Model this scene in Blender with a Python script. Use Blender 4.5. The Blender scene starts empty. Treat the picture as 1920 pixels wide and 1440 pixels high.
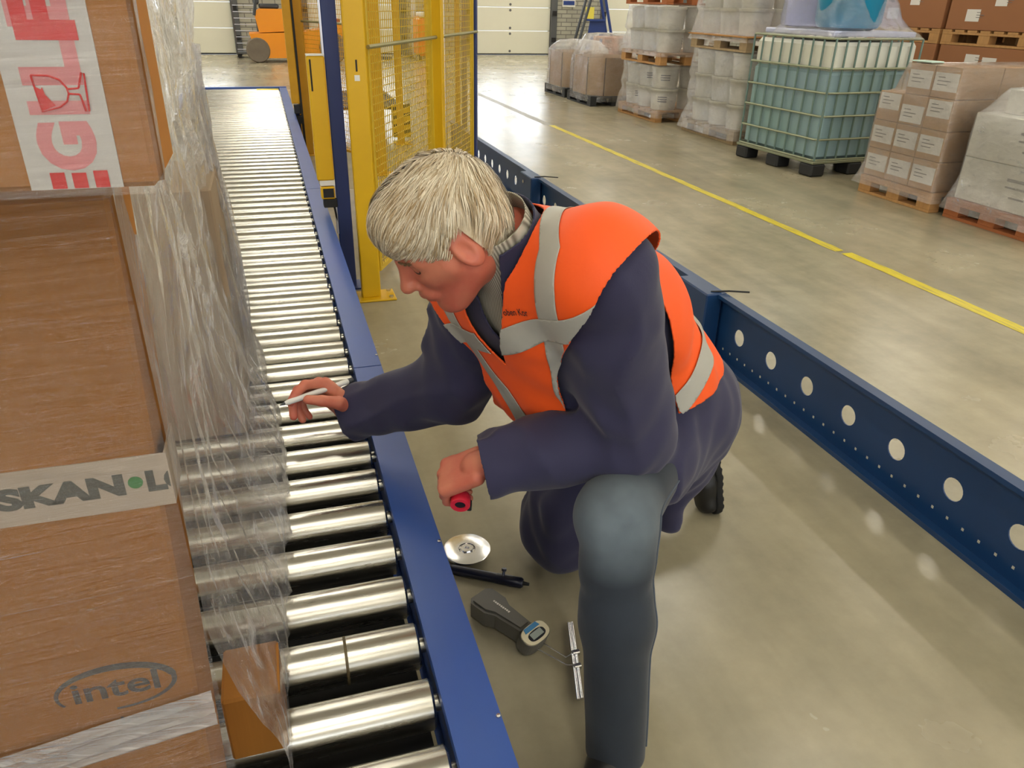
import bpy, bmesh, math, random
import numpy as np
from mathutils import Vector, Matrix
random.seed(7); np.random.seed(7)
SC = bpy.context.scene
COL = SC.collection
PI = math.pi
# ---------------------------------------------------------------- camera
# world: Y runs along the roller conveyor, X to the right, Z up, metres
F_PX = 1420.0
CAM_H = 1.40
cam_d = bpy.data.cameras.new('camera'); cam = bpy.data.objects.new('camera', cam_d); COL.objects.link(cam)
_Y = Vector((-482.0, 728.0, -F_PX)).normalized()
_Z = Vector((60.0, 720.0 + (F_PX * F_PX + 482 * 60) / 728.0 - 720.0, F_PX)); _Z = (_Z - _Z.dot(_Y) * _Y).normalized()
_X = _Y.cross(_Z)
R_CAM = Matrix((_X, _Y, _Z))
cam.matrix_world = Matrix.Translation((0, 0, CAM_H)) @ R_CAM.to_4x4()
cam_d.sensor_fit = 'HORIZONTAL'; cam_d.sensor_width = 36.0; cam_d.lens = 36.0 * F_PX / 1920.0
cam_d.clip_start = 0.02; cam_d.clip_end = 200
SC.camera = cam
# ---------------------------------------------------------------- world, exposure
SC.view_settings.view_transform = 'Standard'; SC.view_settings.look = 'None'
SC.view_settings.gamma = 1.0; SC.view_settings.use_curve_mapping = False
SC.view_settings.exposure = 0.82
LAMP = 17.0          # emission of the ceiling diffusers
DAY = 10.0            # daylight seen through the door panes
w = bpy.data.worlds.new('World'); SC.world = w; w.use_nodes = True
w.node_tree.nodes['Background'].inputs[0].default_value = (0.75, 0.82, 0.9, 1)
w.node_tree.nodes['Background'].inputs[1].default_value = 1.0
SC.cycles.transparent_max_bounces = 24
SC.cycles.max_bounces = 8
SC.cycles.caustics_reflective = False; SC.cycles.caustics_refractive = False
SC.cycles.sample_clamp_indirect = 6.0

# ---------------------------------------------------------------- materials
def srgb(r, g, b):
    f = lambda c: c / 12.92 if c <= 0.04045 else ((c + 0.055) / 1.055) ** 2.4
    return (f(r / 255), f(g / 255), f(b / 255), 1)

def newmat(name):
    m = bpy.data.materials.new(name); m.use_nodes = True
    nt = m.node_tree
    return m, nt, nt.nodes['Principled BSDF']

def N(nt, t, **kw):
    n = nt.nodes.new(t)
    for k, v in kw.items():
        if k == 'ins':
            for kk, vv in v.items(): n.inputs[kk].default_value = vv
        else: setattr(n, k, v)
    return n

def mat(name, col, rough=0.5, metal=0.0, var=None, bump=None, spec=0.5, stretch=(1, 1, 1), col2=None, coat=0.0, emit=0.0, trans=0.0, sss=0.0, sheen=0.0, rvar=0.0):
    m, nt, b = newmat(name)
    b.inputs['Base Color'].default_value = col
    b.inputs['Roughness'].default_value = rough
    b.inputs['Metallic'].default_value = metal
    b.inputs['Specular IOR Level'].default_value = spec
    b.inputs['Coat Weight'].default_value = coat
    if sheen: b.inputs['Sheen Weight'].default_value = sheen
    if sss:
        b.inputs['Subsurface Weight'].default_value = sss; b.inputs['Subsurface Radius'].default_value = (0.02, 0.008, 0.004); b.inputs['Subsurface Scale'].default_value = 0.4
    if trans: b.inputs['Transmission Weight'].default_value = trans
    if emit:
        b.inputs['Emission Color'].default_value = col; b.inputs['Emission Strength'].default_value = emit
    tc = mp = None
    if var or bump or rvar:
        tc = N(nt, 'ShaderNodeTexCoord'); mp = N(nt, 'ShaderNodeMapping', ins={'Scale': stretch})
        nt.links.new(tc.outputs['Object'], mp.inputs['Vector'])
    if var:
        sc_, amt = var
        no = N(nt, 'ShaderNodeTexNoise', ins={'Scale': sc_, 'Detail': 5.0, 'Roughness': 0.6}); nt.links.new(mp.outputs[0], no.inputs['Vector'])
        ra = N(nt, 'ShaderNodeMapRange', ins={'From Min': 0.3, 'From Max': 0.7}); nt.links.new(no.outputs[0], ra.inputs['Value'])
        mx = N(nt, 'ShaderNodeMix', data_type='RGBA')
        c2 = col2 or tuple(c * (1 - amt) for c in col[:3]) + (1,)
        mx.inputs['A'].default_value = col; mx.inputs['B'].default_value = c2
        nt.links.new(ra.outputs[0], mx.inputs['Factor']); nt.links.new(mx.outputs['Result'], b.inputs['Base Color'])
        if rvar:
            r2 = N(nt, 'ShaderNodeMapRange', ins={'To Min': rough - rvar, 'To Max': rough + rvar}); nt.links.new(no.outputs[0], r2.inputs['Value']); nt.links.new(r2.outputs[0], b.inputs['Roughness'])
    if bump:
        sc_, st = bump
        no = N(nt, 'ShaderNodeTexNoise', ins={'Scale': sc_, 'Detail': 4.0}); nt.links.new(mp.outputs[0], no.inputs['Vector'])
        bp = N(nt, 'ShaderNodeBump', ins={'Strength': st, 'Distance': 0.01}); nt.links.new(no.outputs[0], bp.inputs['Height']); nt.links.new(bp.outputs[0], b.inputs['Normal'])
    return m

def film_mat(name, haze=0.12, gloss=0.25, rough=0.12, stretch=(3, 3, 40), bump=0.6, streak=0.25, tint=(0.97, 0.97, 0.98, 1), rot=(0, 0, 0), scale=3.0, thr=(0.52, 0.75)):
    """clear stretch wrap: see-through, with glossy wrinkles and a milky haze whose streaks also stand in for glints"""
    m, nt, b = newmat(name); nt.nodes.remove(b)
    out = nt.nodes['Material Output']
    tc = N(nt, 'ShaderNodeTexCoord'); mp0 = N(nt, 'ShaderNodeMapping', ins={'Rotation': rot}); mp = N(nt, 'ShaderNodeMapping', ins={'Scale': stretch})
    nt.links.new(tc.outputs['Object'], mp0.inputs['Vector']); nt.links.new(mp0.outputs[0], mp.inputs['Vector'])
    no = N(nt, 'ShaderNodeTexNoise', ins={'Scale': scale, 'Detail': 6.0, 'Roughness': 0.65, 'Distortion': 0.6}); nt.links.new(mp.outputs[0], no.inputs['Vector'])
    n2 = N(nt, 'ShaderNodeTexNoise', ins={'Scale': 5.0, 'Detail': 3.0}); nt.links.new(tc.outputs['Object'], n2.inputs['Vector'])
    bp = N(nt, 'ShaderNodeBump', ins={'Strength': bump, 'Distance': 0.02}); nt.links.new(no.outputs[0], bp.inputs['Height'])
    tr = N(nt, 'ShaderNodeBsdfTransparent', ins={'Color': tint})
    gl = N(nt, 'ShaderNodeBsdfGlossy', ins={'Color': (1, 1, 1, 1), 'Roughness': rough}); nt.links.new(bp.outputs[0], gl.inputs['Normal'])
    df = N(nt, 'ShaderNodeBsdfDiffuse', ins={'Color': (0.9, 0.9, 0.92, 1)})
    tl = N(nt, 'ShaderNodeBsdfTranslucent', ins={'Color': (0.9, 0.9, 0.92, 1)})
    ad = N(nt, 'ShaderNodeMixShader', ins={'Fac': 0.5}); nt.links.new(df.outputs[0], ad.inputs[1]); nt.links.new(tl.outputs[0], ad.inputs[2])
    # haze factor: base + streaks
    ra = N(nt, 'ShaderNodeMapRange', ins={'From Min': thr[0], 'From Max': thr[1], 'To Min': 0.0, 'To Max': streak}); nt.links.new(no.outputs[0], ra.inputs['Value'])
    rb = N(nt, 'ShaderNodeMapRange', ins={'From Min': 0.3, 'From Max': 0.7, 'To Min': haze * 0.5, 'To Max': haze * 1.5}); nt.links.new(n2.outputs[0], rb.inputs['Value'])
    am = N(nt, 'ShaderNodeMath', operation='ADD', use_clamp=True); nt.links.new(ra.outputs[0], am.inputs[0]); nt.links.new(rb.outputs[0], am.inputs[1])
    m1 = N(nt, 'ShaderNodeMixShader'); nt.links.new(am.outputs[0], m1.inputs['Fac']); nt.links.new(tr.outputs[0], m1.inputs[1]); nt.links.new(ad.outputs[0], m1.inputs[2])
    fr = N(nt, 'ShaderNodeFresnel', ins={'IOR': 1.45}); nt.links.new(bp.outputs[0], fr.inputs['Normal'])
    ga = N(nt, 'ShaderNodeMath', operation='MULTIPLY_ADD', use_clamp=True, ins={1: 1.0, 2: gloss * 0.5}); ga.inputs[1].default_value = 0.6; nt.links.new(fr.outputs[0], ga.inputs[0])
    m2 = N(nt, 'ShaderNodeMixShader'); nt.links.new(ga.outputs[0], m2.inputs['Fac']); nt.links.new(m1.outputs[0], m2.inputs[1]); nt.links.new(gl.outputs[0], m2.inputs[2])
    nt.links.new(m2.outputs[0], out.inputs['Surface'])
    return m

# ---------------------------------------------------------------- mesh builder
class MB:
    def __init__(s): s.v = []; s.f = []
    def add(s, vs, fs):
        o = len(s.v); s.v += [tuple(map(float, p)) for p in vs]; s.f += [tuple(o + i for i in f) for f in fs]; return s
    def box(s, lo, hi, ch=0.0, M=None):
        x0, y0, z0 = lo; x1, y1, z1 = hi
        if ch <= 0:
            vs = [(x, y, z) for x in (x0, x1) for y in (y0, y1) for z in (z0, z1)]
            fs = [(0, 1, 3, 2), (4, 6, 7, 5), (0, 4, 5, 1), (2, 3, 7, 6), (0, 2, 6, 4), (1, 5, 7, 3)]
        else:
            vs = []; idx = {}
            for a in (0, 1):
                for b in (0, 1):
                    for c in (0, 1):
                        P = [(x0, x1)[a], (y0, y1)[b], (z0, z1)[c]]; sg = [1 - 2 * a, 1 - 2 * b, 1 - 2 * c]
                        for ax in range(3):
                            q = list(P)
                            for k in range(3):
                                if k != ax: q[k] += sg[k] * ch
                            idx[(a, b, c, ax)] = len(vs); vs.append(tuple(q))
            fs = []
            for ax in range(3):
                o1, o2 = [k for k in range(3) if k != ax]
                for sd in (0, 1):
                    q = []
                    for (p, r) in ((0, 0), (1, 0), (1, 1), (0, 1)):
                        k = [0, 0, 0]; k[ax] = sd; k[o1] = p; k[o2] = r; q.append(idx[(*k, ax)])
                    fs.append(q)
                for p in (0, 1):
                    for r in (0, 1):
                        k = [0, 0, 0]; k[o1] = p; k[o2] = r; k0 = list(k); k1 = list(k); k1[ax] = 1
                        fs.append([idx[(*k0, o1)], idx[(*k1, o1)], idx[(*k1, o2)], idx[(*k0, o2)]])
            for a in (0, 1):
                for b in (0, 1):
                    for c in (0, 1): fs.append([idx[(a, b, c, 0)], idx[(a, b, c, 1)], idx[(a, b, c, 2)]])
            cx, cy, cz = (x0 + x1) / 2, (y0 + y1) / 2, (z0 + z1) / 2
            out = []
            for f in fs:
                A, B, Cc = (Vector(vs[f[i]]) for i in (0, 1, 2)); n = (B - A).cross(Cc - A)
                if n.dot(A - Vector((cx, cy, cz))) < 0: f = f[::-1]
                out.append(f)
            fs = out
        if M is not None: vs = [tuple(M @ Vector(p)) for p in vs]
        return s.add(vs, fs)
    def tube(s, pts, r, n=10, cap=True, closed=False):
        pts = [Vector(p) for p in pts]; k = len(pts); rs = r if hasattr(r, '__len__') else [r] * k
        up = None; rings = []
        for i in range(k):
            if closed: t = (pts[(i + 1) % k] - pts[i - 1])
            else: t = pts[min(i + 1, k - 1)] - pts[max(i - 1, 0)]
            t.normalize()
            if up is None: up = Vector((0, 0, 1)) if abs(t.z) < 0.9 else Vector((1, 0, 0))
            a = t.cross(up).normalized(); b = a.cross(t).normalized(); up = b
            rings.append([pts[i] + (a * math.cos(2 * PI * j / n) + b * math.sin(2 * PI * j / n)) * rs[i] for j in range(n)])
        vs = [p for rg in rings for p in rg]; fs = []
        for i in range(k if closed else k - 1):
            i2 = (i + 1) % k
            for j in range(n): fs.append((i * n + j, i2 * n + j, i2 * n + (j + 1) % n, i * n + (j + 1) % n))
        if cap and not closed:
            fs.append(tuple(range(n - 1, -1, -1))[::-1]); fs.append(tuple((k - 1) * n + j for j in range(n))[::-1])
        return s.add(vs, fs)
    def cyl(s, a, b, r, n=16, r2=None): return s.tube([a, b], [r, r if r2 is None else r2], n)
    def lathe(s, prof, n=24, M=None, axis='z'):
        vs = []; fs = []
        for (r, z) in prof:
            for j in range(n):
                a = 2 * PI * j / n; p = (r * math.cos(a), r * math.sin(a), z)
                if axis == 'x': p = (z, r * math.cos(a), r * math.sin(a))
                if axis == 'y': p = (r * math.sin(a), z, r * math.cos(a))
                vs.append(p)
        for i in range(len(prof) - 1):
            for j in range(n): fs.append((i * n + j, i * n + (j + 1) % n, (i + 1) * n + (j + 1) % n, (i + 1) * n + j))
        if prof[0][0] > 1e-6: fs.append(tuple(range(n))[::-1])
        if prof[-1][0] > 1e-6: fs.append(tuple((len(prof) - 1) * n + j for j in range(n)))
        if M is not None: vs = [tuple(M @ Vector(p)) for p in vs]
        return s.add(vs, fs)
    def prism(s, poly, h0, h1, plane='xy', M=None):
        n = len(poly)
        def P(u, v, h): return {'xy': (u, v, h), 'xz': (u, h, v), 'yz': (h, u, v)}[plane]
        vs = [P(u, v, h0) for u, v in poly] + [P(u, v, h1) for u, v in poly]
        fs = [tuple(range(n))[::-1], tuple(range(n, 2 * n))] + [(i, (i + 1) % n, n + (i + 1) % n, n + i) for i in range(n)]
        if M is not None: vs = [tuple(M @ Vector(p)) for p in vs]
        return s.add(vs, fs)
    def mesh(s, name, m, smooth=False, angle=40, fix=True):
        me = bpy.data.meshes.new(name); me.from_pydata(s.v, [], s.f)
        if fix:
            bm = bmesh.new(); bm.from_mesh(me); bmesh.ops.recalc_face_normals(bm, faces=bm.faces); bm.to_mesh(me); bm.free()
        if m: me.materials.append(m)
        if smooth:
            me.polygons.foreach_set('use_smooth', [True] * len(me.polygons)); me.set_sharp_from_angle(angle=math.radians(angle))
        me.update(); return me
    def build(s, name, m, parent=None, smooth=False, angle=40, world=False, fix=True):
        if world and parent is not None:
            o = parent.matrix_world.inverted() if False else Matrix.Translation(-Vector(parent.location))
            s.v = [tuple(o @ Vector(p)) for p in s.v]
        return link(name, s.mesh(name, m, smooth, angle, fix), parent)

def link(name, me, parent=None, loc=None, rot=None, scale=None):
    o = bpy.data.objects.new(name, me); COL.objects.link(o); o.parent = parent
    if loc is not None: o.location = loc
    if rot is not None: o.rotation_euler = rot
    if scale is not None: o.scale = scale
    return o

def tag(o, label=None, cat=None, group=None, kind=None):
    if label: o['label'] = label
    if cat: o['category'] = cat
    if group: o['group'] = group
    if kind: o['kind'] = kind
    return o

def thing(name, label, cat, loc=(0, 0, 0), rz=0.0, group=None):
    o = bpy.data.objects.new(name, None); COL.objects.link(o); o.location = loc; o.rotation_euler = (0, 0, rz)
    o.empty_display_size = 0.1
    return tag(o, label, cat, group)

def copy_tree(o, parent=None):
    c = o.copy(); COL.objects.link(c); c.parent = parent
    for ch in [k for k in COL.objects if k.parent == o]: copy_tree(ch, c)
    return c

def text_fit(name, s, w_, h_, m, M, parent, bold=0.0, clip=None):
    """flat lettering scaled to the given width and cap height; M places its lower left corner"""
    o = text_mesh(name, s, 0.1, m, bold=bold * 0.1 / max(h_ / 0.7, 1e-6), parent=parent); me = o.data
    xs = [v.co.x for v in me.vertices]; ys = [v.co.y for v in me.vertices]
    me.transform(M @ Matrix.Diagonal((w_ / (max(xs) - min(xs)), h_ / (max(ys) - min(ys)), 1, 1)) @ Matrix.Translation((-min(xs), -min(ys), 0)))
    if clip:
        bm = bmesh.new(); bm.from_mesh(me); bmesh.ops.bisect_plane(bm, geom=bm.verts[:] + bm.edges[:] + bm.faces[:], plane_co=clip[0], plane_no=clip[1], clear_outer=True); bm.to_mesh(me); bm.free()
    return o

def text_mesh(name, s, size, m, depth=0.0, bold=0.0, shear=0.0, sx=1.0, M=None, parent=None, align='LEFT', spacing=1.0):
    cu = bpy.data.curves.new(name, 'FONT'); cu.body = s; cu.size = size; cu.extrude = depth; cu.offset = bold; cu.shear = shear
    cu.align_x = align; cu.space_character = spacing; cu.resolution_u = 4
    o = bpy.data.objects.new(name, cu); COL.objects.link(o)
    dg = bpy.context.evaluated_depsgraph_get()
    me = bpy.data.meshes.new_from_object(o.evaluated_get(dg)); bpy.data.objects.remove(o); bpy.data.curves.remove(cu)
    A = (M or Matrix()) @ Matrix.Diagonal((sx, 1, 1, 1)); me.transform(A)
    me.materials.clear(); me.materials.append(m); me.name = name
    return link(name, me, parent)

# value noise (numpy) for cloth folds, wrinkles, wear
def _h(ix, iy, iz, seed):
    h = (ix.astype(np.int64) * 374761393 + iy.astype(np.int64) * 668265263 + iz.astype(np.int64) * 2147483647 + seed * 1274126177) & 0xffffffff
    h = ((h ^ (h >> 13)) * 1274126177) & 0xffffffff
    return ((h ^ (h >> 16)) & 0xffff).astype(np.float64) / 65535.0
def vnoise(p, seed=0):
    i = np.floor(p).astype(np.int64); f = p - i; f = f * f * (3 - 2 * f); r = 0
    for a in (0, 1):
        for b in (0, 1):
            for c in (0, 1):
                wgt = (f[:, 0] if a else 1 - f[:, 0]) * (f[:, 1] if b else 1 - f[:, 1]) * (f[:, 2] if c else 1 - f[:, 2])
                r = r + wgt * _h(i[:, 0] + a, i[:, 1] + b, i[:, 2] + c, seed)
    return r * 2 - 1
# ================================================================ SETTING
def floor_mat():
    m, nt, b = newmat('polished_concrete')
    tc = N(nt, 'ShaderNodeTexCoord')
    n1 = N(nt, 'ShaderNodeTexNoise', ins={'Scale': 0.9, 'Detail': 6.0, 'Roughness': 0.62}); nt.links.new(tc.outputs['Object'], n1.inputs['Vector'])
    n2 = N(nt, 'ShaderNodeTexNoise', ins={'Scale': 9.0, 'Detail': 7.0, 'Roughness': 0.7}); nt.links.new(tc.outputs['Object'], n2.inputs['Vector'])
    # long tyre and dragging marks lying along the aisle
    mp = N(nt, 'ShaderNodeMapping', ins={'Scale': (6.0, 0.5, 1.0), 'Rotation': (0, 0, 0.15)}); nt.links.new(tc.outputs['Object'], mp.inputs['Vector'])
    n3 = N(nt, 'ShaderNodeTexNoise', ins={'Scale': 1.0, 'Detail': 4.0}); nt.links.new(mp.outputs[0], n3.inputs['Vector'])
    c1 = N(nt, 'ShaderNodeMix', data_type='RGBA'); c1.inputs['A'].default_value = srgb(140, 132, 108); c1.inputs['B'].default_value = srgb(172, 163, 138)
    r1 = N(nt, 'ShaderNodeMapRange', ins={'From Min': 0.2, 'From Max': 0.8}); nt.links.new(n1.outputs[0], r1.inputs['Value']); nt.links.new(r1.outputs[0], c1.inputs['Factor'])
    c2 = N(nt, 'ShaderNodeMix', data_type='RGBA', blend_type='MULTIPLY'); nt.links.new(c1.outputs['Result'], c2.inputs['A'])
    r2 = N(nt, 'ShaderNodeMapRange', ins={'From Min': 0.3, 'From Max': 0.7, 'To Min': 0.9, 'To Max': 1.06}); nt.links.new(n2.outputs[0], r2.inputs['Value'])
    r3 = N(nt, 'ShaderNodeMapRange', ins={'From Min': 0.15, 'From Max': 0.85, 'To Min': 0.8, 'To Max': 1.26}); nt.links.new(n3.outputs[0], r3.inputs['Value'])
    mm = N(nt, 'ShaderNodeMath', operation='MULTIPLY'); nt.links.new(r2.outputs[0], mm.inputs[0]); nt.links.new(r3.outputs[0], mm.inputs[1])
    nt.links.new(mm.outputs[0], c2.inputs['B']); c2.inputs['Factor'].default_value = 1.0
    # dark oil stains and scuffs with shapes of their own
    n4 = N(nt, 'ShaderNodeTexNoise', ins={'Scale': 3.3, 'Detail': 4.0, 'Roughness': 0.55, 'Distortion': 0.2}); nt.links.new(tc.outputs['Object'], n4.inputs['Vector'])
    r4 = N(nt, 'ShaderNodeMapRange', ins={'From Min': 0.45, 'From Max': 0.95, 'To Min': 0.0, 'To Max': 0.4}); nt.links.new(n4.outputs[0], r4.inputs['Value'])
    c3 = N(nt, 'ShaderNodeMix', data_type='RGBA'); nt.links.new(c2.outputs['Result'], c3.inputs['A']); c3.inputs['B'].default_value = srgb(104, 98, 82); nt.links.new(r4.outputs[0], c3.inputs['Factor'])
    nt.links.new(c3.outputs['Result'], b.inputs['Base Color'])
    rr = N(nt, 'ShaderNodeMapRange', ins={'From Min': 0.1, 'From Max': 0.9, 'To Min': 0.17, 'To Max': 0.33}); nt.links.new(n1.outputs[0], rr.inputs['Value']); nt.links.new(rr.outputs[0], b.inputs['Roughness'])
    b.inputs['Specular IOR Level'].default_value = 0.55
    bp = N(nt, 'ShaderNodeBump', ins={'Strength': 0.05, 'Distance': 0.01}); nt.links.new(n2.outputs[0], bp.inputs['Height']); nt.links.new(bp.outputs[0], b.inputs['Normal'])
    return m

def brick_mat():
    m, nt, b = newmat('pale_brickwork')
    tc = N(nt, 'ShaderNodeTexCoord'); mp = N(nt, 'ShaderNodeMapping', ins={'Rotation': (PI / 2, 0, 0)}); nt.links.new(tc.outputs['Object'], mp.inputs['Vector'])
    br = N(nt, 'ShaderNodeTexBrick', ins={'Color1': srgb(178, 176, 160), 'Color2': srgb(160, 158, 146), 'Mortar': srgb(120, 118, 112), 'Scale': 1.0, 'Mortar Size': 0.012, 'Brick Width': 0.32, 'Row Height': 0.11})
    nt.links.new(mp.outputs[0], br.inputs['Vector']); nt.links.new(br.outputs[0], b.inputs['Base Color']); b.inputs['Roughness'].default_value = 0.85
    return m

X0, X1, Y0, Y1, ZC = -12.0, 15.0, -7.0, 23.05, 6.6
M_FLOOR = floor_mat(); M_BRICK = brick_mat()
M_WALL = mat('painted_wall', srgb(228, 225, 214), 0.8, var=(0.6, 0.08))
M_CEIL = mat('ceiling_sheet', srgb(230, 228, 222), 0.8, var=(0.4, 0.06))
def struct(name, mb, m, parent=None):
    o = mb.build(name, m, parent)
    if parent is None: o['kind'] = 'structure'
    return o
struct('floor', MB().box((X0, Y0, -0.2), (X1, Y1, 0.0)), M_FLOOR)
struct('ceiling', MB().box((X0 - .2, Y0 - .2, ZC), (X1 + .2, Y1 + .4, ZC + 0.2)), M_CEIL)
struct('wall_left', MB().box((X0 - 0.2, Y0 - 0.2, -0.2), (X0, Y1 + 0.2, ZC)), M_WALL)
struct('wall_right', MB().box((X1, Y0 - 0.2, -0.2), (X1 + 0.2, Y1 + 0.2, ZC)), M_WALL)
# wall behind the viewer, with a row of windows added to light the boxes
FILL_WIN = [(-9.0, -6.4), (-5.4, -2.8), (-1.8, 0.8), (1.8, 4.4), (5.4, 8.0), (9.0, 11.6)]; WZ0, WZ1 = 1.1, 3.0
wf = MB().box((X0, Y0 - 0.2, -0.2), (X1, Y0, WZ0)).box((X0, Y0 - 0.2, WZ1), (X1, Y0, ZC)); xs = X0
for a, b_ in FILL_WIN: wf.box((xs, Y0 - 0.2, WZ0), (a, Y0, WZ1)); xs = b_
wf.box((xs, Y0 - 0.2, WZ0), (X1, Y0, WZ1)); struct('wall_front', wf, M_WALL)
# back wall with openings for the sectional dock doors
DOORS = [(-7.35, -4.9), (-3.07, -0.62), (1.28, 3.78), (5.70, 8.17), (9.85, 12.3)]
DH = 3.1
wb = MB(); xs = X0
for a, b_ in DOORS:
    wb.box((xs, Y1, -0.2), (a, Y1 + 0.3, DH)); xs = b_
wb.box((xs, Y1, -0.2), (X1, Y1 + 0.3, DH)); wb.box((X0, Y1, DH), (X1, Y1 + 0.3, ZC))
struct('wall_back', wb, M_BRICK)
M_DOOR = mat('door_panel_white', srgb(232, 231, 214), 0.45, var=(0.8, 0.04))
M_RAIL = mat('door_rail_grey', srgb(96, 98, 100), 0.5, metal=0.4)
M_PANE = mat('daylit_pane', (0.82, 0.9, 1.0, 1), 0.3, emit=DAY)
M_FILLPANE = mat('fill_window_pane', (0.84, 0.9, 1.0, 1), 0.3, emit=DAY * 0.28)  # glow of the added windows, a fill from behind the viewer
M_BLACK = mat('black_rubber', srgb(24, 24, 26), 0.7)
M_BOLT = mat('bolt_grey', srgb(110, 110, 112), 0.4, metal=0.6)
for i, (a, b_) in enumerate(DOORS):
    d = tag(bpy.data.objects.new('door_%d' % (i + 1), None), 'white sectional dock door with window panes'); COL.objects.link(d); d.location = (a, Y1, 0); d['kind'] = 'structure'
    W = b_ - a
    for k in range(5):
        z0 = 0.03 + k * 0.61; z1 = z0 + 0.60
        if k == 3 or k == 2 and False:
            # glazed section: rails and stiles round two panes
            mb = MB(); mb.box((0.02, 0.06, z0), (W - 0.02, 0.12, z0 + 0.06)); mb.box((0.02, 0.06, z1 - 0.06), (W - 0.02, 0.12, z1))
            for (u0, u1) in ((0.02, 0.16), (W / 2 - 0.09, W / 2 + 0.09), (W - 0.16, W - 0.02)): mb.box((u0, 0.06, z0 + 0.06), (u1, 0.12, z1 - 0.06))
            p = mb.build('panel', M_DOOR, d)
            for (u0, u1) in ((0.16, W / 2 - 0.09), (W / 2 + 0.09, W - 0.16)): MB().box((u0, 0.085, z0 + 0.06), (u1, 0.095, z1 - 0.06)).build('pane', M_PANE, p)
        else:
            p = MB().box((0.02, 0.06, z0), (W - 0.02, 0.12, z1), 0.008).build('panel', M_DOOR, d)
            if k < 3:
                hb = MB()
                for zz in (z0 + 0.07, z1 - 0.07): hb.cyl((W / 2, 0.05, zz), (W / 2, 0.062, zz), 0.035, 10)
                hb.build('hinge', M_BOLT, p)
    for (u0, u1) in ((-0.16, 0.02), (W - 0.02, W + 0.16)):
        MB().box((u0, -0.05, 0.0), (u1, 0.14, DH), 0.01).build('guide_rail', M_RAIL, d)
        for zz in (0.35, 1.05): MB().box((u0 + 0.03, -0.09, zz), (u1 - 0.03, -0.05, zz + 0.12)).build('bracket', M_BLACK, d)
    MB().box((0.02, 0.05, 0.0), (W - 0.02, 0.13, 0.03)).build('bottom_seal', M_BLACK, d)

for i, (a, b_) in enumerate(FILL_WIN):
    d = bpy.data.objects.new('window_%d' % (i + 1), None); COL.objects.link(d); d.location = (a, Y0, WZ0); d['kind'] = 'structure'; tag(d, 'added fill-light window with white frame in the end wall'); W = b_ - a; Hh = WZ1 - WZ0
    fr_ = MB().box((0, -0.12, 0), (W, -0.04, 0.06)).box((0, -0.12, Hh - 0.06), (W, -0.04, Hh))
    for u in (0, W / 2 - 0.03, W - 0.06): fr_.box((u, -0.12, 0.06), (u + 0.06, -0.04, Hh - 0.06))
    fr_.build('frame', M_DOOR, d)
    for u in (0.06, W / 2 + 0.03): MB().box((u, -0.09, 0.06), (u + W / 2 - 0.09, -0.08, Hh - 0.06)).build('pane', M_FILLPANE, d)
# painted floor line
def line_mat():
    m, nt, b = newmat('worn_line_paint')
    tc = N(nt, 'ShaderNodeTexCoord')
    mp = N(nt, 'ShaderNodeMapping', ins={'Scale': (30, 3, 1)}); nt.links.new(tc.outputs['Object'], mp.inputs['Vector'])
    no = N(nt, 'ShaderNodeTexNoise', ins={'Scale': 1.6, 'Detail': 6.0}); nt.links.new(mp.outputs[0], no.inputs['Vector'])
    ra = N(nt, 'ShaderNodeMapRange', ins={'From Min': 0.5, 'From Max': 0.68}); nt.links.new(no.outputs[0], ra.inputs['Value'])
    mx = N(nt, 'ShaderNodeMix', data_type='RGBA'); mx.inputs['A'].default_value = srgb(214, 196, 34); mx.inputs['B'].default_value = srgb(176, 160, 74)
    nt.links.new(ra.outputs[0], mx.inputs['Factor']); nt.links.new(mx.outputs['Result'], b.inputs['Base Color']); b.inputs['Roughness'].default_value = 0.4
    return m
M_LINE = line_mat()
def strip(x, hw, ya, yb, z, seg=0.12):
    mb = MB(); n = int((yb - ya) / seg); vs = []; fs = []
    for i in range(n + 1):
        y = ya + (yb - ya) * i / n; j = random.uniform(-.004, .004)
        vs += [(x - hw + j, y, z), (x + hw + random.uniform(-.005, .005), y, z)]
        if i: fs.append((2 * i - 2, 2 * i - 1, 2 * i + 1, 2 * i))
    return mb.add(vs, fs)
struct('trim_1', strip(3.44, 0.042, -5, 3.88, 0.0015), M_LINE)
struct('trim_2', strip(3.425, 0.036, 3.93, 9.5, 0.0015), M_LINE)
struct('trim_3', strip(3.40, 0.05, 9.5, 15.5, 0.0012), mat('worn_grey_line', srgb(150, 146, 134), 0.4, var=(3, .15)))
# ceiling luminaires: real fittings, the lamps of the hall
M_HOUSE = mat('lamp_housing', srgb(225, 225, 222), 0.5)
M_LAMP = mat('lamp_diffuser', (1.0, 0.94, 0.81, 1), 0.5, emit=LAMP)
lamp0 = None
for lx in (-9.2, -4.6, 0.0, 4.6, 9.2, 13.0):
    for ly in (-5.4, -1.4, 3.2, 7.8, 12.4, 17.0, 21.0):
        if (lx, ly) in ((0.0, 3.2), (4.6, -1.4)): continue
        if lamp0 is None:
            lamp0 = thing('ceiling_light', 'long white tube light fitting hanging below the hall ceiling', 'light', (lx, ly, ZC), 0, 'hall ceiling lights')
            MB().box((-0.17, -1.25, -0.34), (0.17, 1.25, -0.26), 0.01).build('housing', M_HOUSE, lamp0)
            MB().box((-0.14, -1.2, -0.36), (0.14, 1.2, -0.34)).build('diffuser', M_LAMP, lamp0)
            for s in (-1, 1): MB().cyl((0, s * 0.9, -0.26), (0, s * 0.9, 0.0), 0.006, 6).build('hanger', M_BOLT, lamp0)
        else:
            c = copy_tree(lamp0); c.location = (lx, ly, ZC)
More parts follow.
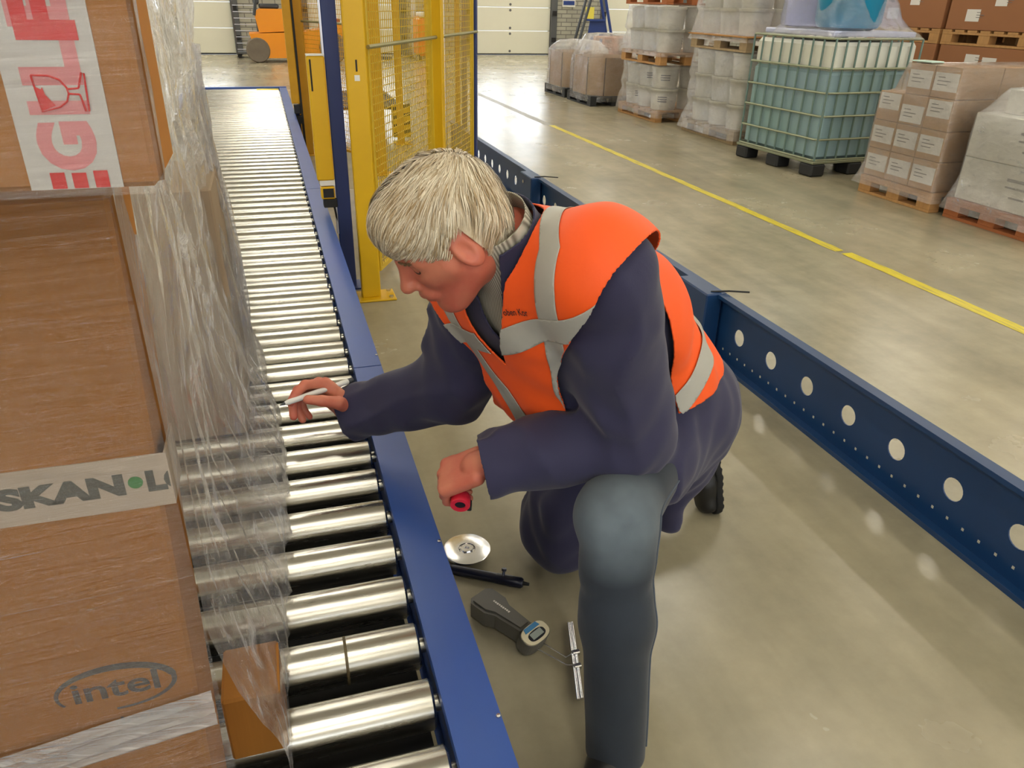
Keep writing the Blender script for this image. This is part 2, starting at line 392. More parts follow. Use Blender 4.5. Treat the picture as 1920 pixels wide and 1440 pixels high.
# ================================================================ ROLLER CONVEYOR
M_BLUE = mat('rail_blue_paint', srgb(48, 82, 160), 0.34, var=(5.0, 0.3), col2=srgb(60, 88, 150), stretch=(1, 0.35, 1), rvar=0.06, bump=(60, 0.03))
M_DBLUE = mat('beam_blue_paint', srgb(20, 58, 104), 0.4, var=(2.5, 0.15), rvar=0.05)
M_STEEL = mat('zinc_roller', (0.56, 0.545, 0.49, 1), 0.27, metal=1.0, var=(7.0, 0.25), stretch=(0.25, 3, 3), rvar=0.07, bump=(25, 0.04))
M_STEEL2 = mat('bare_steel', (0.62, 0.62, 0.62, 1), 0.25, metal=1.0)
M_DARK = mat('dark_steel', srgb(46, 48, 54), 0.5, metal=0.6)
M_ROLLY = mat('roller_yellow', srgb(226, 208, 70), 0.35)
ZR = 0.40; RR = 0.041; PITCH = 0.1312; XL, XR = -0.82, 0.148
conv = thing('roller_conveyor', 'long pallet roller conveyor with shiny zinc rollers and blue side rails', 'conveyor', (0, 0, 0))
yy = 0.745 - 9 * PITCH
rm = MB().lathe([(0.010, XL - 0.012), (0.014, XL - .012), (0.014, XL), (RR - 0.004, XL), (RR, XL + 0.004), (RR, XR - 0.004), (RR - 0.004, XR), (0.014, XR), (0.014, XR + 0.012)], 28, axis='x').mesh('roller', M_STEEL, True, 30)
k = 0
rollers = []
while yy < 10.2:
    o = link('roller', rm, conv, (0, yy, ZR - RR), (random.uniform(0, 6.28), 0, 0)); rollers.append(o)
    yy += PITCH; k += 1
# ring mark worn round one roller and a yellow sleeve on the last ones
MB().lathe([(RR, 0.018), (RR + 0.0006, 0.019), (RR + 0.0006, 0.022), (RR, 0.023)], 28, axis='x').build('ring_mark', mat('rust_ring', srgb(96, 84, 58), 0.6), rollers[11], True)
MB().lathe([(RR + .002, -0.11), (RR + 0.0025, -0.105), (RR + 0.0025, XR - 0.006), (RR + .002, XR - 0.005)], 24, axis='x').build('yellow_sleeve', M_ROLLY, rollers[-1], True)
def rail_seg(ya, yb, x_in, x_out, name='side_rail'):
    # folded channel: top flange, outer web, bottom return, small inner lip
    t = 0.004; zt = ZR + 0.012
    s = 1 if x_out > x_in else -1
    mb = MB(); lo = lambda a, b: (min(a, b), max(a, b))
    for (a, b_, z0, z1) in ((x_in, x_out, zt - t, zt), (x_out - s * t, x_out, zt - 0.17, zt - t), (x_in, x_out, zt - 0.17 - t, zt - 0.17), (x_in, x_in + s * t, zt - 0.022, zt - t), (x_in + s * 0.012, x_in + s * 0.016, zt - 0.17, zt - t)):
        xa, xb = lo(a, b_); mb.box((xa, ya, z0), (xb, yb, z1))
    return mb.build(name, M_BLUE, conv)
segs = [(-0.6, 2.085), (2.090, 4.55), (4.555, 7.4), (7.405, 10.22)]
for (a, b_) in segs:
    rail_seg(a, b_, 0.156, 0.238); rail_seg(a, b_, XL - 0.008, XL - 0.09)
pan = MB().box((XL + 0.02, -0.6, 0.272), (0.145, 10.2, 0.276)).build('gap_shade_sheet', mat('gap_shade_sheet', srgb(30, 30, 30), .7), conv)  # added sheet; its dark colour paints the shade in the roller gaps
for y in (0.35, 1.6, 3.1, 4.6, 6.1, 7.6, 9.1, 10.0):
    for x in (0.197, XL - 0.05):
        lg = MB().box((x - 0.03, y - 0.03, 0.012), (x + 0.03, y + 0.03, ZR - 0.16), 0.004).build('leg', M_BLUE, conv)
        MB().box((x - 0.035, y - 0.06, 0.0), (x + 0.035, y + 0.06, 0.012)).build('foot_plate', M_DARK, lg)
    MB().box((XL - 0.03, y - 0.02, 0.2), (0.18, y + 0.02, 0.24)).build('cross_beam', M_BLUE, conv)
MB().box((XL - 0.09, 10.225, ZR - 0.15), (0.238, 10.29, ZR + 0.02), 0.004).build('end_beam', M_BLUE, conv)
# bolt heads on the rail's outer edge
for y in (0.78, 1.22, 2.16): MB().lathe([(0.004, 0), (0.004, 0.003), (0.002, 0.005), (0, 0.005)], 8).build('rivet', M_STEEL2, conv).location = (0.233, y, ZR + 0.012)
# ================================================================ PERFORATED BLUE BEAM along the aisle
def holed_strip(mb, y0, y1, z0, z1, x, t, holes, zh, r, n=20):
    """web plate in the YZ plane with round holes cut through it"""
    ys = [y0] + [(holes[i] + holes[i + 1]) / 2 for i in range(len(holes) - 1)] + [y1]
    for h, a, b_ in zip(holes, ys[:-1], ys[1:]):
        for xx, rev in ((x, False), (x + t, True)):
            out = []; inn = []
            for j in range(n):
                an = 2 * PI * j / n + PI / n; cu, su = math.cos(an), math.sin(an)
                inn.append((xx, h + r * cu, zh + r * su))
                s_ = min(((b_ - h) if cu > 0 else (h - a)) / max(abs(cu), 1e-6), ((z1 - zh) if su > 0 else (zh - z0)) / max(abs(su), 1e-6))
                out.append((xx, h + s_ * cu, zh + s_ * su))
            # corners are added so that the plate closes to its full rectangle
            vs = inn + out; fs = [(j, (j + 1) % n, n + (j + 1) % n, n + j) for j in range(n)]
            cs = [(xx, b_, z1), (xx, a, z1), (xx, a, z0), (xx, b_, z0)]; base = len(vs); vs += cs
            for j in range(n):
                p, q = out[j], out[(j + 1) % n]
                if abs(p[1] - q[1]) > 1e-5 and abs(p[2] - q[2]) > 1e-5:
                    c = min(range(4), key=lambda i: (cs[i][1] - (p[1] + q[1]) / 2) ** 2 + (cs[i][2] - (p[2] + q[2]) / 2) ** 2); fs.append((n + j, n + (j + 1) % n, base + c))
            mb.add(vs, fs)
        ring = [(xx, h + r * math.cos(2 * PI * j / n + PI / n), zh + r * math.sin(2 * PI * j / n + PI / n)) for xx in (x, x + t) for j in range(n)]
        mb.add(ring, [(j, (j + 1) % n, n + (j + 1) % n, n + j) for j in range(n)])
beam = thing('perforated_beam', 'dark blue steel channel beam with round holes along the aisle floor', 'beam', (1.80, 0, 0))
BX = 1.80; BH = 0.285; HP = 0.2312
first = 1.157
def beam_seg(ya, yb):
    mb = MB(); hs = []
    h = first - 12 * HP
    while h < yb:
        if h > ya + 0.06 and h < yb - 0.06: hs.append(h)
        h += HP
    holed_strip(mb, ya, yb, 0.004, BH - 0.004, BX, 0.004, hs, 0.142, 0.036)
    mb.box((BX - 0.030, ya, BH - 0.004), (BX + 0.014, yb, BH)); mb.box((BX - 0.030, ya, BH - 0.016), (BX - 0.027, yb, BH - 0.004))
    mb.box((BX - 0.05, ya, 0.0), (BX + 0.004, yb, 0.004)); mb.box((BX - 0.050, ya, 0.004), (BX - 0.046, yb, 0.018))
    o = mb.build('beam_section', M_DBLUE, beam, world=True)
    # rows of small punched slots, seen as light dots
    d = MB(); y = ya + 0.05
    while y < min(yb, 5.5):
        d.box((BX - 0.0008, y - 0.004, 0.044), (BX, y + 0.004, 0.053)); y += 0.0578
    q = d.build('punched_slots', M_SLOT, o, world=False); q.data.transform(Matrix.Translation((-BX, 0, 0))); q['kind'] = 'stuff'
M_SLOT = mat('slot_light', srgb(190, 186, 170), 0.5)
for (a, b_) in ((-2.2, 2.70), (2.705, 5.40), (5.405, 8.1)): beam_seg(a, b_)
for y in (2.83, 5.27, 0.02):
    br = MB().box((BX - 0.085, y - 0.13, 0.0), (BX - 0.006, y + 0.13, BH + 0.004), 0.006).build('joint_box', M_DBLUE, beam, world=True)
    MB().lathe([(0.012, 0), (0.012, 0.006), (0.006, 0.008), (0, 0.008)], 10, M=Matrix.Translation((-0.087, y + .03, BH - 0.05)) @ Matrix.Rotation(-PI / 2, 4, 'Y')).build('bolt', M_STEEL2, br)
    MB().tube([(-0.05, y - 0.10, BH + 0.005), (0.02, y - 0.13, BH + 0.012), (0.11, y - 0.15, BH + 0.006)], 0.004, 6).build('cable_tie', M_BLACK, br)
# ================================================================ SAFETY FENCE AND SENSORS
M_YEL = mat('fence_yellow', srgb(222, 176, 6), 0.42, var=(3.0, 0.1), rvar=0.05)
M_YEL2 = mat('fence_yellow_dusty', srgb(214, 160, 14), 0.5, var=(4.0, 0.18))
M_NAVY = mat('post_blue', srgb(38, 56, 112), 0.45, var=(3, 0.12))
M_ALU = mat('brushed_aluminium', (0.6, 0.61, 0.66, 1), 0.35, metal=0.9)
M_WHITEP = mat('white_plastic', srgb(226, 226, 220), 0.4)
M_INK = mat('black_ink', srgb(28, 26, 24), 0.7)
def post(name, label, x, y, w, d, h, m, rz=0.0, plate=True, group=None):
    t = thing(name, label, 'post', (x, y, 0), rz, group)
    MB().box((-w / 2, -d / 2, 0.008), (w / 2, d / 2, h), 0.005).build('upright', m, t)
    if plate:
        bp = MB().box((-w / 2 - 0.025, -d / 2 - 0.05, 0), (w / 2 + 0.075, d / 2 + 0.05, 0.01), 0.003).build('base_plate', m, t)
        for (a, b_) in ((w / 2 + 0.05, -d / 2 - 0.02), (w / 2 + 0.05, d / 2 + 0.02)): MB().lathe([(0.012, 0.01), (0.012, 0.018), (0, 0.018)], 6, M=Matrix.Translation((a, b_, 0))).build('anchor_bolt', M_STEEL2, bp)
    MB().box((-w / 2, -d / 2, h), (w / 2, d / 2, h + 0.006)).build('cap', M_BLACK, t)
    return t
FA = math.atan2(1.06, 0.56)
pA = post('fence_post', 'bright yellow fence post with bolted base plate beside the conveyor rail', 0.405, 3.80, 0.095, 0.06, 2.2, M_YEL)
MB().box((-0.012, -0.0315, 1.06), (0.012, -0.030, 1.085), 0).build('lock_pin', M_WHITEP, pA)
MB().box((-0.004, -0.0312, 1.10), (0.004, -0.0302, 1.15)).build('type_label', M_INK, pA)
post('fence_post', 'yellow fence post standing between two wire mesh panels', 1.005, 4.93, 0.105, 0.06, 2.2, M_YEL, FA - PI / 2)
post('fence_post', 'slim yellow fence post behind the wire mesh', 0.905, 6.90, 0.09, 0.06, 2.2, M_YEL2)
post('fence_post', 'orange-yellow fence post with dark side strip at the far conveyor end', 0.33, 8.0, 0.11, 0.08, 2.2, M_YEL2)
post('fence_post', 'navy blue fence end post closing the mesh panel', 1.475, 5.83, 0.05, 0.05, 2.2, M_NAVY, FA - PI / 2)
post('machine_upright', 'navy blue machine upright seen through the mesh panel', 2.0, 8.3, 0.05, 0.05, 2.2, M_NAVY)
post('machine_upright', 'silver aluminium machine upright seen through the mesh panel', 1.62, 7.6, 0.06, 0.05, 2.2, M_ALU)
post('machine_upright', 'dull orange machine upright behind the mesh panel', 1.88, 8.1, 0.045, 0.05, 2.2, mat('dull_orange', srgb(170, 120, 60), .6))
post('machine_upright', 'far yellow machine upright by the hazard plate', 1.33, 8.45, 0.07, 0.05, 2.2, M_YEL2)
M_GALV = mat('galvanised_bar', srgb(150, 146, 104), 0.4, metal=0.6)
def mesh_panel(p, q, label, ys, m):
    a = Vector((*p, 0)); b_ = Vector((*q, 0)); L = (b_ - a).length; rz = math.atan2(b_.y - a.y, b_.x - a.x)
    t = thing('mesh_panel', label, 'fence', p + (0,), rz)
    for (z0, z1) in ((0.12, 0.14), (2.1, 2.12)): MB().box((0, -0.012, z0), (L, 0.012, z1)).build('frame_bar', m, t)
    for x in (0.0, L - 0.02): MB().box((x, -0.012, 0.14), (x + 0.02, 0.012, 2.1)).build('frame_bar', m, t)
    MB().cyl((-0.03, -0.025, 1.20), (L + 0.04, -0.025, 1.20), 0.010, 8).build('cross_tube', M_GALV, t)
    wv = MB(); x = 0.03
    r = 0.0018
    while x < L - 0.02: wv.box((x - r, -r, 0.14), (x + r, r, 2.1)); x += 0.030
    o = wv.build('upright_wires', m, t); o['kind'] = 'stuff'
    wh = MB(); z = 0.16
    while z < 2.1: wh.box((0.02, r, z - r), (L - 0.02, r * 3, z + r)); z += 0.037
    o = wh.build('level_wires', m, t); o['kind'] = 'stuff'
    return t
M_WIRE = mat('wire_yellow', srgb(206, 172, 40), 0.45)
mesh_panel((0.46, 3.86), (0.965, 4.86), 'yellow wire mesh panel from the conveyor post to the middle post', 0, M_WIRE)
mesh_panel((1.045, 5.01), (1.455, 5.79), 'pale yellow wire mesh panel from the middle post to the navy end post', 0, M_WIRE)
mesh_panel((0.38, 8.03), (0.87, 6.95), 'far yellow wire mesh panel between the slim post and the orange post', 0, M_YEL2)
# blue guard post with muting sensor column
gp = thing('guard_post', 'tall navy blue post standing left of the yellow fence post', 'post', (0.315, 4.0, 0))
MB().box((-0.035, -0.03, 0.01), (0.035, 0.03, 2.2), 0.004).build('upright', M_NAVY, gp)
MB().box((-0.043, -0.03, 0.3), (-0.035, 0.02, 2.2)).build('side_strip', M_ALU, gp)
MB().box((-0.06, -0.07, 0), (0.06, 0.07, 0.01)).build('base_plate', M_NAVY, gp)
lc = thing('light_curtain', 'yellow sensor column with black reader mounted on the navy post', 'sensor', (0.236, 3.97, 0.5))
MB().box((-0.042, -0.025, 0.08), (0.042, 0.03, 0.655), 0.006).build('housing', M_YEL, lc)
MB().box((-0.03, -0.0258, 0.50), (-0.022, -0.0252, 0.64)).build('type_label', M_INK, lc)
MB().box((-0.042, -0.025, 0.655), (0.042, 0.03, 0.662)).build('end_cap', M_WHITEP, lc)
MB().box((-0.03, -0.025, 0.055), (0.042, 0.03, 0.08)).build('end_cap', M_WHITEP, lc)
rd = MB().box((-0.03, -0.035, -0.01), (0.038, 0.03, 0.05), 0.004).build('reader', M_YEL, lc); MB().box((-0.02, -0.037, -0.002), (0.032, -0.035, 0.042)).build('lens', M_BLACK, rd)
MB().box((-0.022, -0.03, -0.055), (0.046, 0.03, -0.012), 0.004).build('plug', M_BLACK, lc)
MB().tube([(0.03, 0, -0.05), (0.05, 0.01, -0.2), (0.06, 0.02, -0.49)], 0.006, 6).build('cable', M_BLACK, lc)
lc2 = thing('light_curtain', 'amber sensor column with dark edge at the far end of the conveyor', 'sensor', (0.262, 7.85, 0.38))
MB().box((-0.045, -0.03, 0.12), (0.03, 0.03, 1.7), 0.006).build('housing', M_YEL2, lc2)
MB().box((0.03, -0.03, -0.3), (0.05, 0.03, 1.7)).build('side_strip', M_BLACK, lc2)
MB().box((-0.03, -0.04, 0.03), (0.03, 0.03, 0.11), 0.004).build('reader', M_DARK, lc2)
MB().box((-0.02, -0.04, -0.06), (0.05, 0.03, 0.01), 0.004).build('plug', M_BLACK, lc2)
MB().box((-0.02, 0.03, -0.37), (0.02, 0.05, 0.1)).build('bracket', M_NAVY, lc2)
# low side machine behind the fence: slatted transfer table with hazard plate
tt = thing('transfer_table', 'low grey slatted transfer table with hazard striped end plate inside the fence', 'machine', (1.0, 9.4, 0))
for i in range(16): MB().box((-0.42, -0.5 + i * 0.11, 0.30), (0.42, -0.5 + i * 0.11 + 0.06, 0.33)).build('slat', M_DARK, tt)
for s in (-1, 1): MB().box((s * 0.44 - 0.02, -0.55, 0.24), (s * 0.44 + 0.02, 1.3, 0.36), 0.004).build('side_beam', M_ALU, tt)
for (a, b_) in ((-0.4, -0.45), (0.4, -0.45), (-0.4, 1.2), (0.4, 1.2)): MB().box((a - 0.03, b_ - 0.03, 0), (a + 0.03, b_ + 0.03, 0.24)).build('leg', M_DARK, tt)
hz = MB().box((0.30, -0.62, 0.02), (0.50, -0.57, 0.36), 0.003).build('hazard_plate', M_YEL, tt)
for i in range(4):
    z = 0.03 + i * 0.09; MB().prism([(0.302, z), (0.302, z + 0.035), (0.498, z + 0.075), (0.498, z + 0.04)], -0.622, -0.6202, 'xz').build('hazard_stripe', M_INK, hz)
# ================================================================ FORKLIFT far behind
M_FORK = mat('forklift_orange', srgb(238, 150, 14), 0.4, var=(1.5, 0.06))
M_GREY = mat('charcoal_plastic', srgb(62, 66, 72), 0.55)
M_TYRE = mat('dusty_tyre', srgb(120, 110, 98), 0.85, var=(6, 0.2))
fk = thing('forklift', 'orange counterbalance forklift parked before the dock doors', 'forklift', (0.55, 20.6, 0))
MB().prism([(-0.78, 0.62), (-0.60, 0.10), (0.75, 0.10), (1.0, 0.35), (1.0, 0.75), (0.4, 0.66)], -0.5, 0.5, 'xz').build('chassis', M_FORK, fk)
MB().prism([(-0.55, 0.64), (-0.62, 1.06), (-0.5, 1.14), (0.1, 1.14), (0.2, 0.68)], -0.46, 0.46, 'xz').build('counterweight', M_FORK, fk)
MB().box((0.85, -0.5, 0.55), (1.35, 0.5, 0.86), 0.03).build('front_cowl', M_FORK, fk)
MB().box((0.9, -0.48, 0.86), (1.3, 0.48, 0.96), 0.02).build('dashboard', mat('dash_red', srgb(150, 60, 40), .5), fk)
MB().box((-0.5, -0.3, 1.14), (-0.05, 0.3, 1.24), 0.03).build('seat', M_GREY, fk)
MB().box((-0.62, -0.28, 1.22), (-0.48, 0.28, 1.8), 0.04).build('seat_back', M_GREY, fk)
for (a, s) in ((-0.62, -0.46), (-0.62, 0.46), (0.95, -0.46), (0.95, 0.46)):
    MB().tube([(a, s, 1.0 if a < 0 else 0.9), (a * 0.75 + 0.1, s * 0.95, 2.15)], 0.035, 8).build('guard_pillar', M_GREY, fk)
MB().box((-0.42, -0.46, 2.13), (0.85, 0.46, 2.19), 0.02).build('overhead_guard', M_GREY, fk)
for s in (-0.3, 0.3):
    MB().box((1.42, s - 0.05, 0.08), (1.54, s + 0.05, 2.6), 0.01).build('mast_channel', M_GREY, fk)
    MB().prism([(1.54, 0.06), (1.54, 0.6), (1.6, 0.6), (1.6, 0.11), (2.6, 0.08), (2.6, 0.06)], s - 0.06, s + 0.06, 'xz').build('fork', M_DARK, fk)
MB().box((1.5, -0.45, 0.5), (1.56, 0.45, 0.9), 0.01).build('fork_carriage', M_GREY, fk)
for (a, s, r) in ((-0.62, -0.43, 0.27), (-0.62, 0.43, 0.27), (1.1, -0.47, 0.33), (1.1, 0.47, 0.33)):
    t_ = MB().lathe([(r * 0.5, -0.09), (r * 0.93, -0.1), (r, -0.07), (r, 0.07), (r * 0.93, 0.1), (r * 0.5, 0.09)], 20, M=Matrix.Translation((a, s, r)), axis='y').build('wheel', M_TYRE, fk, True)
    MB().lathe([(0.0, -0.075), (r * 0.5, -0.08), (r * 0.5, 0.08), (0, 0.075)], 14, M=Matrix.Translation((a, s, r)), axis='y').build('hub', M_FORK, t_, True)
# stretch-wrap roll dispenser / pallet cage in grey beside the forklift
cg = thing('wire_cage_trolley', 'tall grey wire cage trolley beside the dock door', 'trolley', (-0.28, 21.9, 0))
for (a, b_) in ((-0.3, -0.3), (0.25, -0.3), (-0.3, 0.3), (0.25, 0.3)): MB().cyl((a, b_, 0.1), (a, b_, 1.9), 0.02, 8).build('corner_post', M_RAIL, cg)
for i in range(12): MB().box((-0.3, -0.305, 0.2 + i * 0.14), (0.25, -0.295, 0.215 + i * 0.14)).build('rung', M_ALU, cg)
MB().box((-0.3, -0.3, 0.1), (0.25, 0.3, 0.14)).build('deck', M_RAIL, cg)
for (a, b_) in ((-0.25, -0.25), (0.2, -0.25), (-0.25, 0.25), (0.2, 0.25)): MB().lathe([(0.03, -0.015), (0.05, -0.012), (0.05, 0.012), (0.03, 0.015)], 12, M=Matrix.Translation((a, b_, 0.05)), axis='y').build('caster', M_BLACK, cg, True)
# orange pallet stacker near the third door
st = thing('pallet_stacker', 'orange electric pallet stacker standing beyond the fence', 'stacker', (4.05, 20.9, 0))
MB().box((-0.26, -0.4, 0.12), (0.26, 0.4, 1.0), 0.05).build('motor_cover', mat('stacker_orange', srgb(240, 120, 28), 0.4), st)
MB().box((-0.2, -0.38, 1.0), (0.2, 0.3, 1.12), 0.03).build('control_top', M_WHITEP, st)
MB().tube([(0, -0.35, 1.0), (0, -0.6, 1.25)], 0.03, 8).build('tiller', M_GREY, st); MB().cyl((-0.18, -0.6, 1.25), (0.18, -0.6, 1.25), 0.03, 8).build('handle', M_GREY, st)
for s in (-0.22, 0.22):
    MB().box((s - 0.05, 0.42, 0.05), (s + 0.05, 0.55, 2.0)).build('mast_channel', M_ALU, st); MB().box((s - 0.09, 0.55, 0.05), (s + 0.09, 1.6, 0.11)).build('fork', M_GREY, st)
for s in (-0.2, 0.2): MB().lathe([(0.05, -0.03), (0.1, -0.03), (0.1, 0.03), (0.05, 0.03)], 14, M=Matrix.Translation((s, -0.15, 0.1)), axis='x').build('wheel', M_BLACK, st, True)
# blue A-frame and wall plates by the right-hand door
M_FRB = mat('frame_blue', srgb(36, 62, 130), 0.5)
af = thing('a_frame_stand', 'dark blue A-frame stand with blue panel against the brick wall', 'stand', (9.0, 21.6, 0))
for s in (-1, 1):
    for yy2 in (0.0, 0.35): MB().tube([(s * 0.62, yy2, 0), (s * 0.08, yy2, 2.0)], 0.04, 8).build('leg', M_GREY if s < 0 else M_FRB, af)
MB().prism([(-0.28, 0.1), (0.36, 0.1), (0.3, 0.95), (-0.16, 0.95)], 0.1, 0.14, 'xz').build('panel', M_FRB, af)
for z in (0.95, 1.9): MB().box((-0.35 + z * .13, 0.0, z), (0.35 - z * .13, 0.35, z + 0.05)).build('cross_bar', M_FRB, af)
s1 = MB().box((-0.13, 0, 0), (0.13, 0.02, 0.34)).build('wall_sign', mat('sign_yellow', srgb(232, 218, 90), .5)); s1.location = (9.35, 23.02, 0.95); tag(s1, 'small yellow plate fixed to the brick wall', 'sign')
s2 = MB().box((-0.2, 0, 0), (0.2, 0.02, 0.3)).build('wall_sign', M_WHITEP); s2.location = (8.68, 23.02, 1.28); tag(s2, 'white plate with a blue bar on the brick wall', 'sign')
MB().box((-0.17, -0.004, 0.05), (0.17, 0.0, 0.16)).build('blue_bar', M_FRB, s2)
# ================================================================ PALLETS AND GOODS
M_WOOD = mat('pallet_wood', srgb(196, 148, 92), 0.8, var=(4.0, 0.25), stretch=(1, 6, 1))
M_WOODG = mat('pallet_wood_grey', srgb(176, 152, 116), 0.8, var=(4.0, 0.25), stretch=(1, 6, 1))
M_WOODR = mat('pallet_wood_red', srgb(178, 106, 60), 0.8, var=(4.0, 0.25))
M_PBLK = mat('pallet_black_plastic', srgb(34, 36, 38), 0.6)
_pal = {}
def pallet(label, x, y, z, m, rz=0.0, L=1.2, W=0.8, group=None):
    """nine block pallet, long side along local Y, corner at (x, y)"""
    t = thing('pallet', label, 'pallet', (x, y, z), rz, group)
    key = (m.name, L, W)
    if key not in _pal:
        _pal[key] = (MB().box((0, 0, 0), (W, 0.12, 0.022), 0.002).mesh('deck_board', m), MB().box((0, 0, 0), (0.1, L, 0.022), 0.002).mesh('runner', m), MB().box((0, 0, 0), (0.1, 0.14, 0.078), 0.003).mesh('block', m))
    db, rn, bk = _pal[key]
    n = 7
    for i in range(n): link('deck_board', db, t, (0, i * (L - 0.12) / (n - 1), 0.122))
    for i in range(3):
        link('runner', rn, t, (i * (W - 0.1) / 2, 0, 0.1)); link('bottom_runner', rn, t, (i * (W - 0.1) / 2, 0, 0.0))
        for j in range(3): link('block', bk, t, (i * (W - 0.1) / 2, j * (L - 0.14) / 2, 0.022))
    return t
def wrap(name, label, rings, m, nper=30, top=True, amp=0.012, seed=1, cr=0.09, parent=None, sub=3):
    """wrinkled stretch film following stacked goods: rings are (z, x0, x1, y0, y1)"""
    zs = [];
    for a, b_ in zip(rings[:-1], rings[1:]):
        for k in range(sub): zs.append([a[i] + (b_[i] - a[i]) * k / sub for i in range(5)])
    zs.append(list(rings[-1])); V = []; Fc = []
    per = []
    for i in range(4):
        for k in range(nper): per.append((i, k / nper))
    n = len(per)
    for (z, x0, x1, y0, y1) in zs:
        for (i, t) in per:
            u = t
            c = [(x0, y0), (x1, y0), (x1, y1), (x0, y1)]; p, q = c[i], c[(i + 1) % 4]
            px, py = p[0] + (q[0] - p[0]) * u, p[1] + (q[1] - p[1]) * u
            # round the corner
            cx, cy = min(max(px, x0 + cr), x1 - cr), min(max(py, y0 + cr), y1 - cr)
            dx, dy = px - cx, py - cy; l = math.hypot(dx, dy)
            if l > cr: px, py = cx + dx / l * cr, cy + dy / l * cr
            V.append((px, py, z))
    V = np.array(V); A = V * np.array([7, 7, 16.0]); d = vnoise(A, seed) * amp + vnoise(V * np.array([16, 16, 5.0]), seed + 5) * amp * 0.7
    cx = (rings[0][1] + rings[0][2]) / 2; cy = (rings[0][3] + rings[0][4]) / 2
    dirs = V[:, :2] - np.array([cx, cy]); dirs /= np.linalg.norm(dirs, axis=1)[:, None] + 1e-6
    V[:, :2] += dirs * d[:, None]; V[:, 2] += vnoise(A * 0.7, seed + 9) * amp * (np.abs(V[:, 2] - zs[0][0]) > 0.02)
    for r in range(len(zs) - 1):
        for j in range(n): Fc.append((r * n + j, r * n + (j + 1) % n, (r + 1) * n + (j + 1) % n, (r + 1) * n + j))
    V = [tuple(p) for p in V]
    if top:
        base = (len(zs) - 1) * n; z, x0, x1, y0, y1 = zs[-1]; mid = [(0.5 * (V[base + j][0] + cx), 0.5 * (V[base + j][1] + cy), z + random.uniform(0, amp)) for j in range(n)]
        o = len(V); V += mid; V.append((cx, cy, z + amp))
        for j in range(n): Fc.append((base + j, base + (j + 1) % n, o + (j + 1) % n, o + j)); Fc.append((o + j, o + (j + 1) % n, o + n))
    loc = Vector((cx, cy, rings[0][0])); mb = MB(); mb.v = [tuple(Vector(p) - loc) for p in V]; mb.f = Fc
    o = mb.build(name, m, parent, True, 60, fix=False); o.location = loc
    return tag(o, label, 'film')
F_DRUM = film_mat('drum_film', haze=0.10, gloss=0.22, rough=0.13, stretch=(3, 3, 5), bump=0.9, streak=0.2)
F_CART = film_mat('carton_film', haze=0.09, gloss=0.16, rough=0.14, stretch=(3, 3, 6), bump=0.8, streak=0.2)
F_WHITE = film_mat('white_load_film', haze=0.16, gloss=0.2, rough=0.14, stretch=(3, 3, 6), bump=0.8, streak=0.2)
M_PAIL = mat('white_pail', srgb(222, 220, 208), 0.35, var=(2, 0.04))
M_LID = mat('pail_lid', srgb(232, 230, 214), 0.3)
M_LABT = mat('pail_print', srgb(110, 112, 122), 0.6)
_pm = MB().lathe([(0.0, 0.0), (0.155, 0.0), (0.158, 0.006), (0.176, 0.228), (0.180, 0.230), (0.180, 0.238), (0.177, 0.24)], 24).mesh('pail_body', M_PAIL, True)
_lm = MB().lathe([(0.177, 0.236), (0.186, 0.236), (0.188, 0.25), (0.184, 0.262), (0.168, 0.264), (0.16, 0.258), (0.0, 0.258)], 24).mesh('pail_lid', M_LID, True)
def pail(label, group, x, y, z, rz=0.0):
    t = thing('pail', label, 'pail', (x, y, z), rz, group)
    link('body', _pm, t); link('lid', _lm, t)
    p = MB()
    for k in range(3):
        a = [(-0.35 + j * 0.09) for j in range(9)]; zz = 0.10 + k * 0.028
        vs = []; fs = []
        for j, an in enumerate(a):
            for z_ in (zz, zz + 0.014): r = 0.1585 + 0.018 * z_ / 0.228 + 0.0015; vs.append((r * math.sin(an), -r * math.cos(an), z_))
            if j: fs.append((2 * j - 2, 2 * j, 2 * j + 1, 2 * j - 1))
        p.add(vs, fs)
    p.build('printed_label', M_LABT, t)
    return t
def pail_tier(x0, y0, z0, layers, stack, tier, W=0.8, L=1.2):
    for k in range(layers):
        for (i, j) in ((0, 0), (0, 1), (0, 2), (1, 0)):
            ln = ['bottom', 'middle', 'top'][k] if layers == 3 else ['lower', 'upper'][k]
            pail('white plastic pail in the %s layer of the %s tier, %s' % (ln, tier, stack), 'pails, %s layer, %s tier, %s' % (ln, tier, stack), x0 + 0.2 + i * 0.39, y0 + 0.21 + j * 0.39, z0 + k * 0.266, random.uniform(-0.6, 2.2))
SA = 'stack beside the octagonal cartons'; SB = 'stack beside the liquid tank'
ax, ay = 4.87, 9.50
pallet('pale wooden pallet on the floor under the pail stack beside the octagonal cartons', ax, ay, 0, M_WOOD)
pail_tier(ax, ay, 0.146, 2, SA, 'lower')
pallet('wooden pallet between the two tiers of pails beside the octagonal cartons', ax - .02, ay - .02, 0.70, M_WOOD)
pail_tier(ax, ay, 0.847, 2, SA, 'upper')
pallet('reddish wooden pallet topping the pail stack beside the octagonal cartons', ax, ay, 1.40, M_WOODR)
wrap('stretch_film', 'cloudy film round the lower pails beside the octagonal cartons', [(0.06, ax - .05, ax + .86, ay - .05, ay + 1.26), (0.2, ax - .04, ax + .84, ay - .04, ay + 1.24), (0.36, ax + .01, ax + .80, ay + .01, ay + 1.2), (0.42, ax - .01, ax + .82, ay - .01, ay + 1.22), (0.64, ax + .01, ax + .8, ay + .01, ay + 1.2), (0.69, ax + .01, ax + .8, ay + .01, ay + 1.2)], F_DRUM, seed=2)
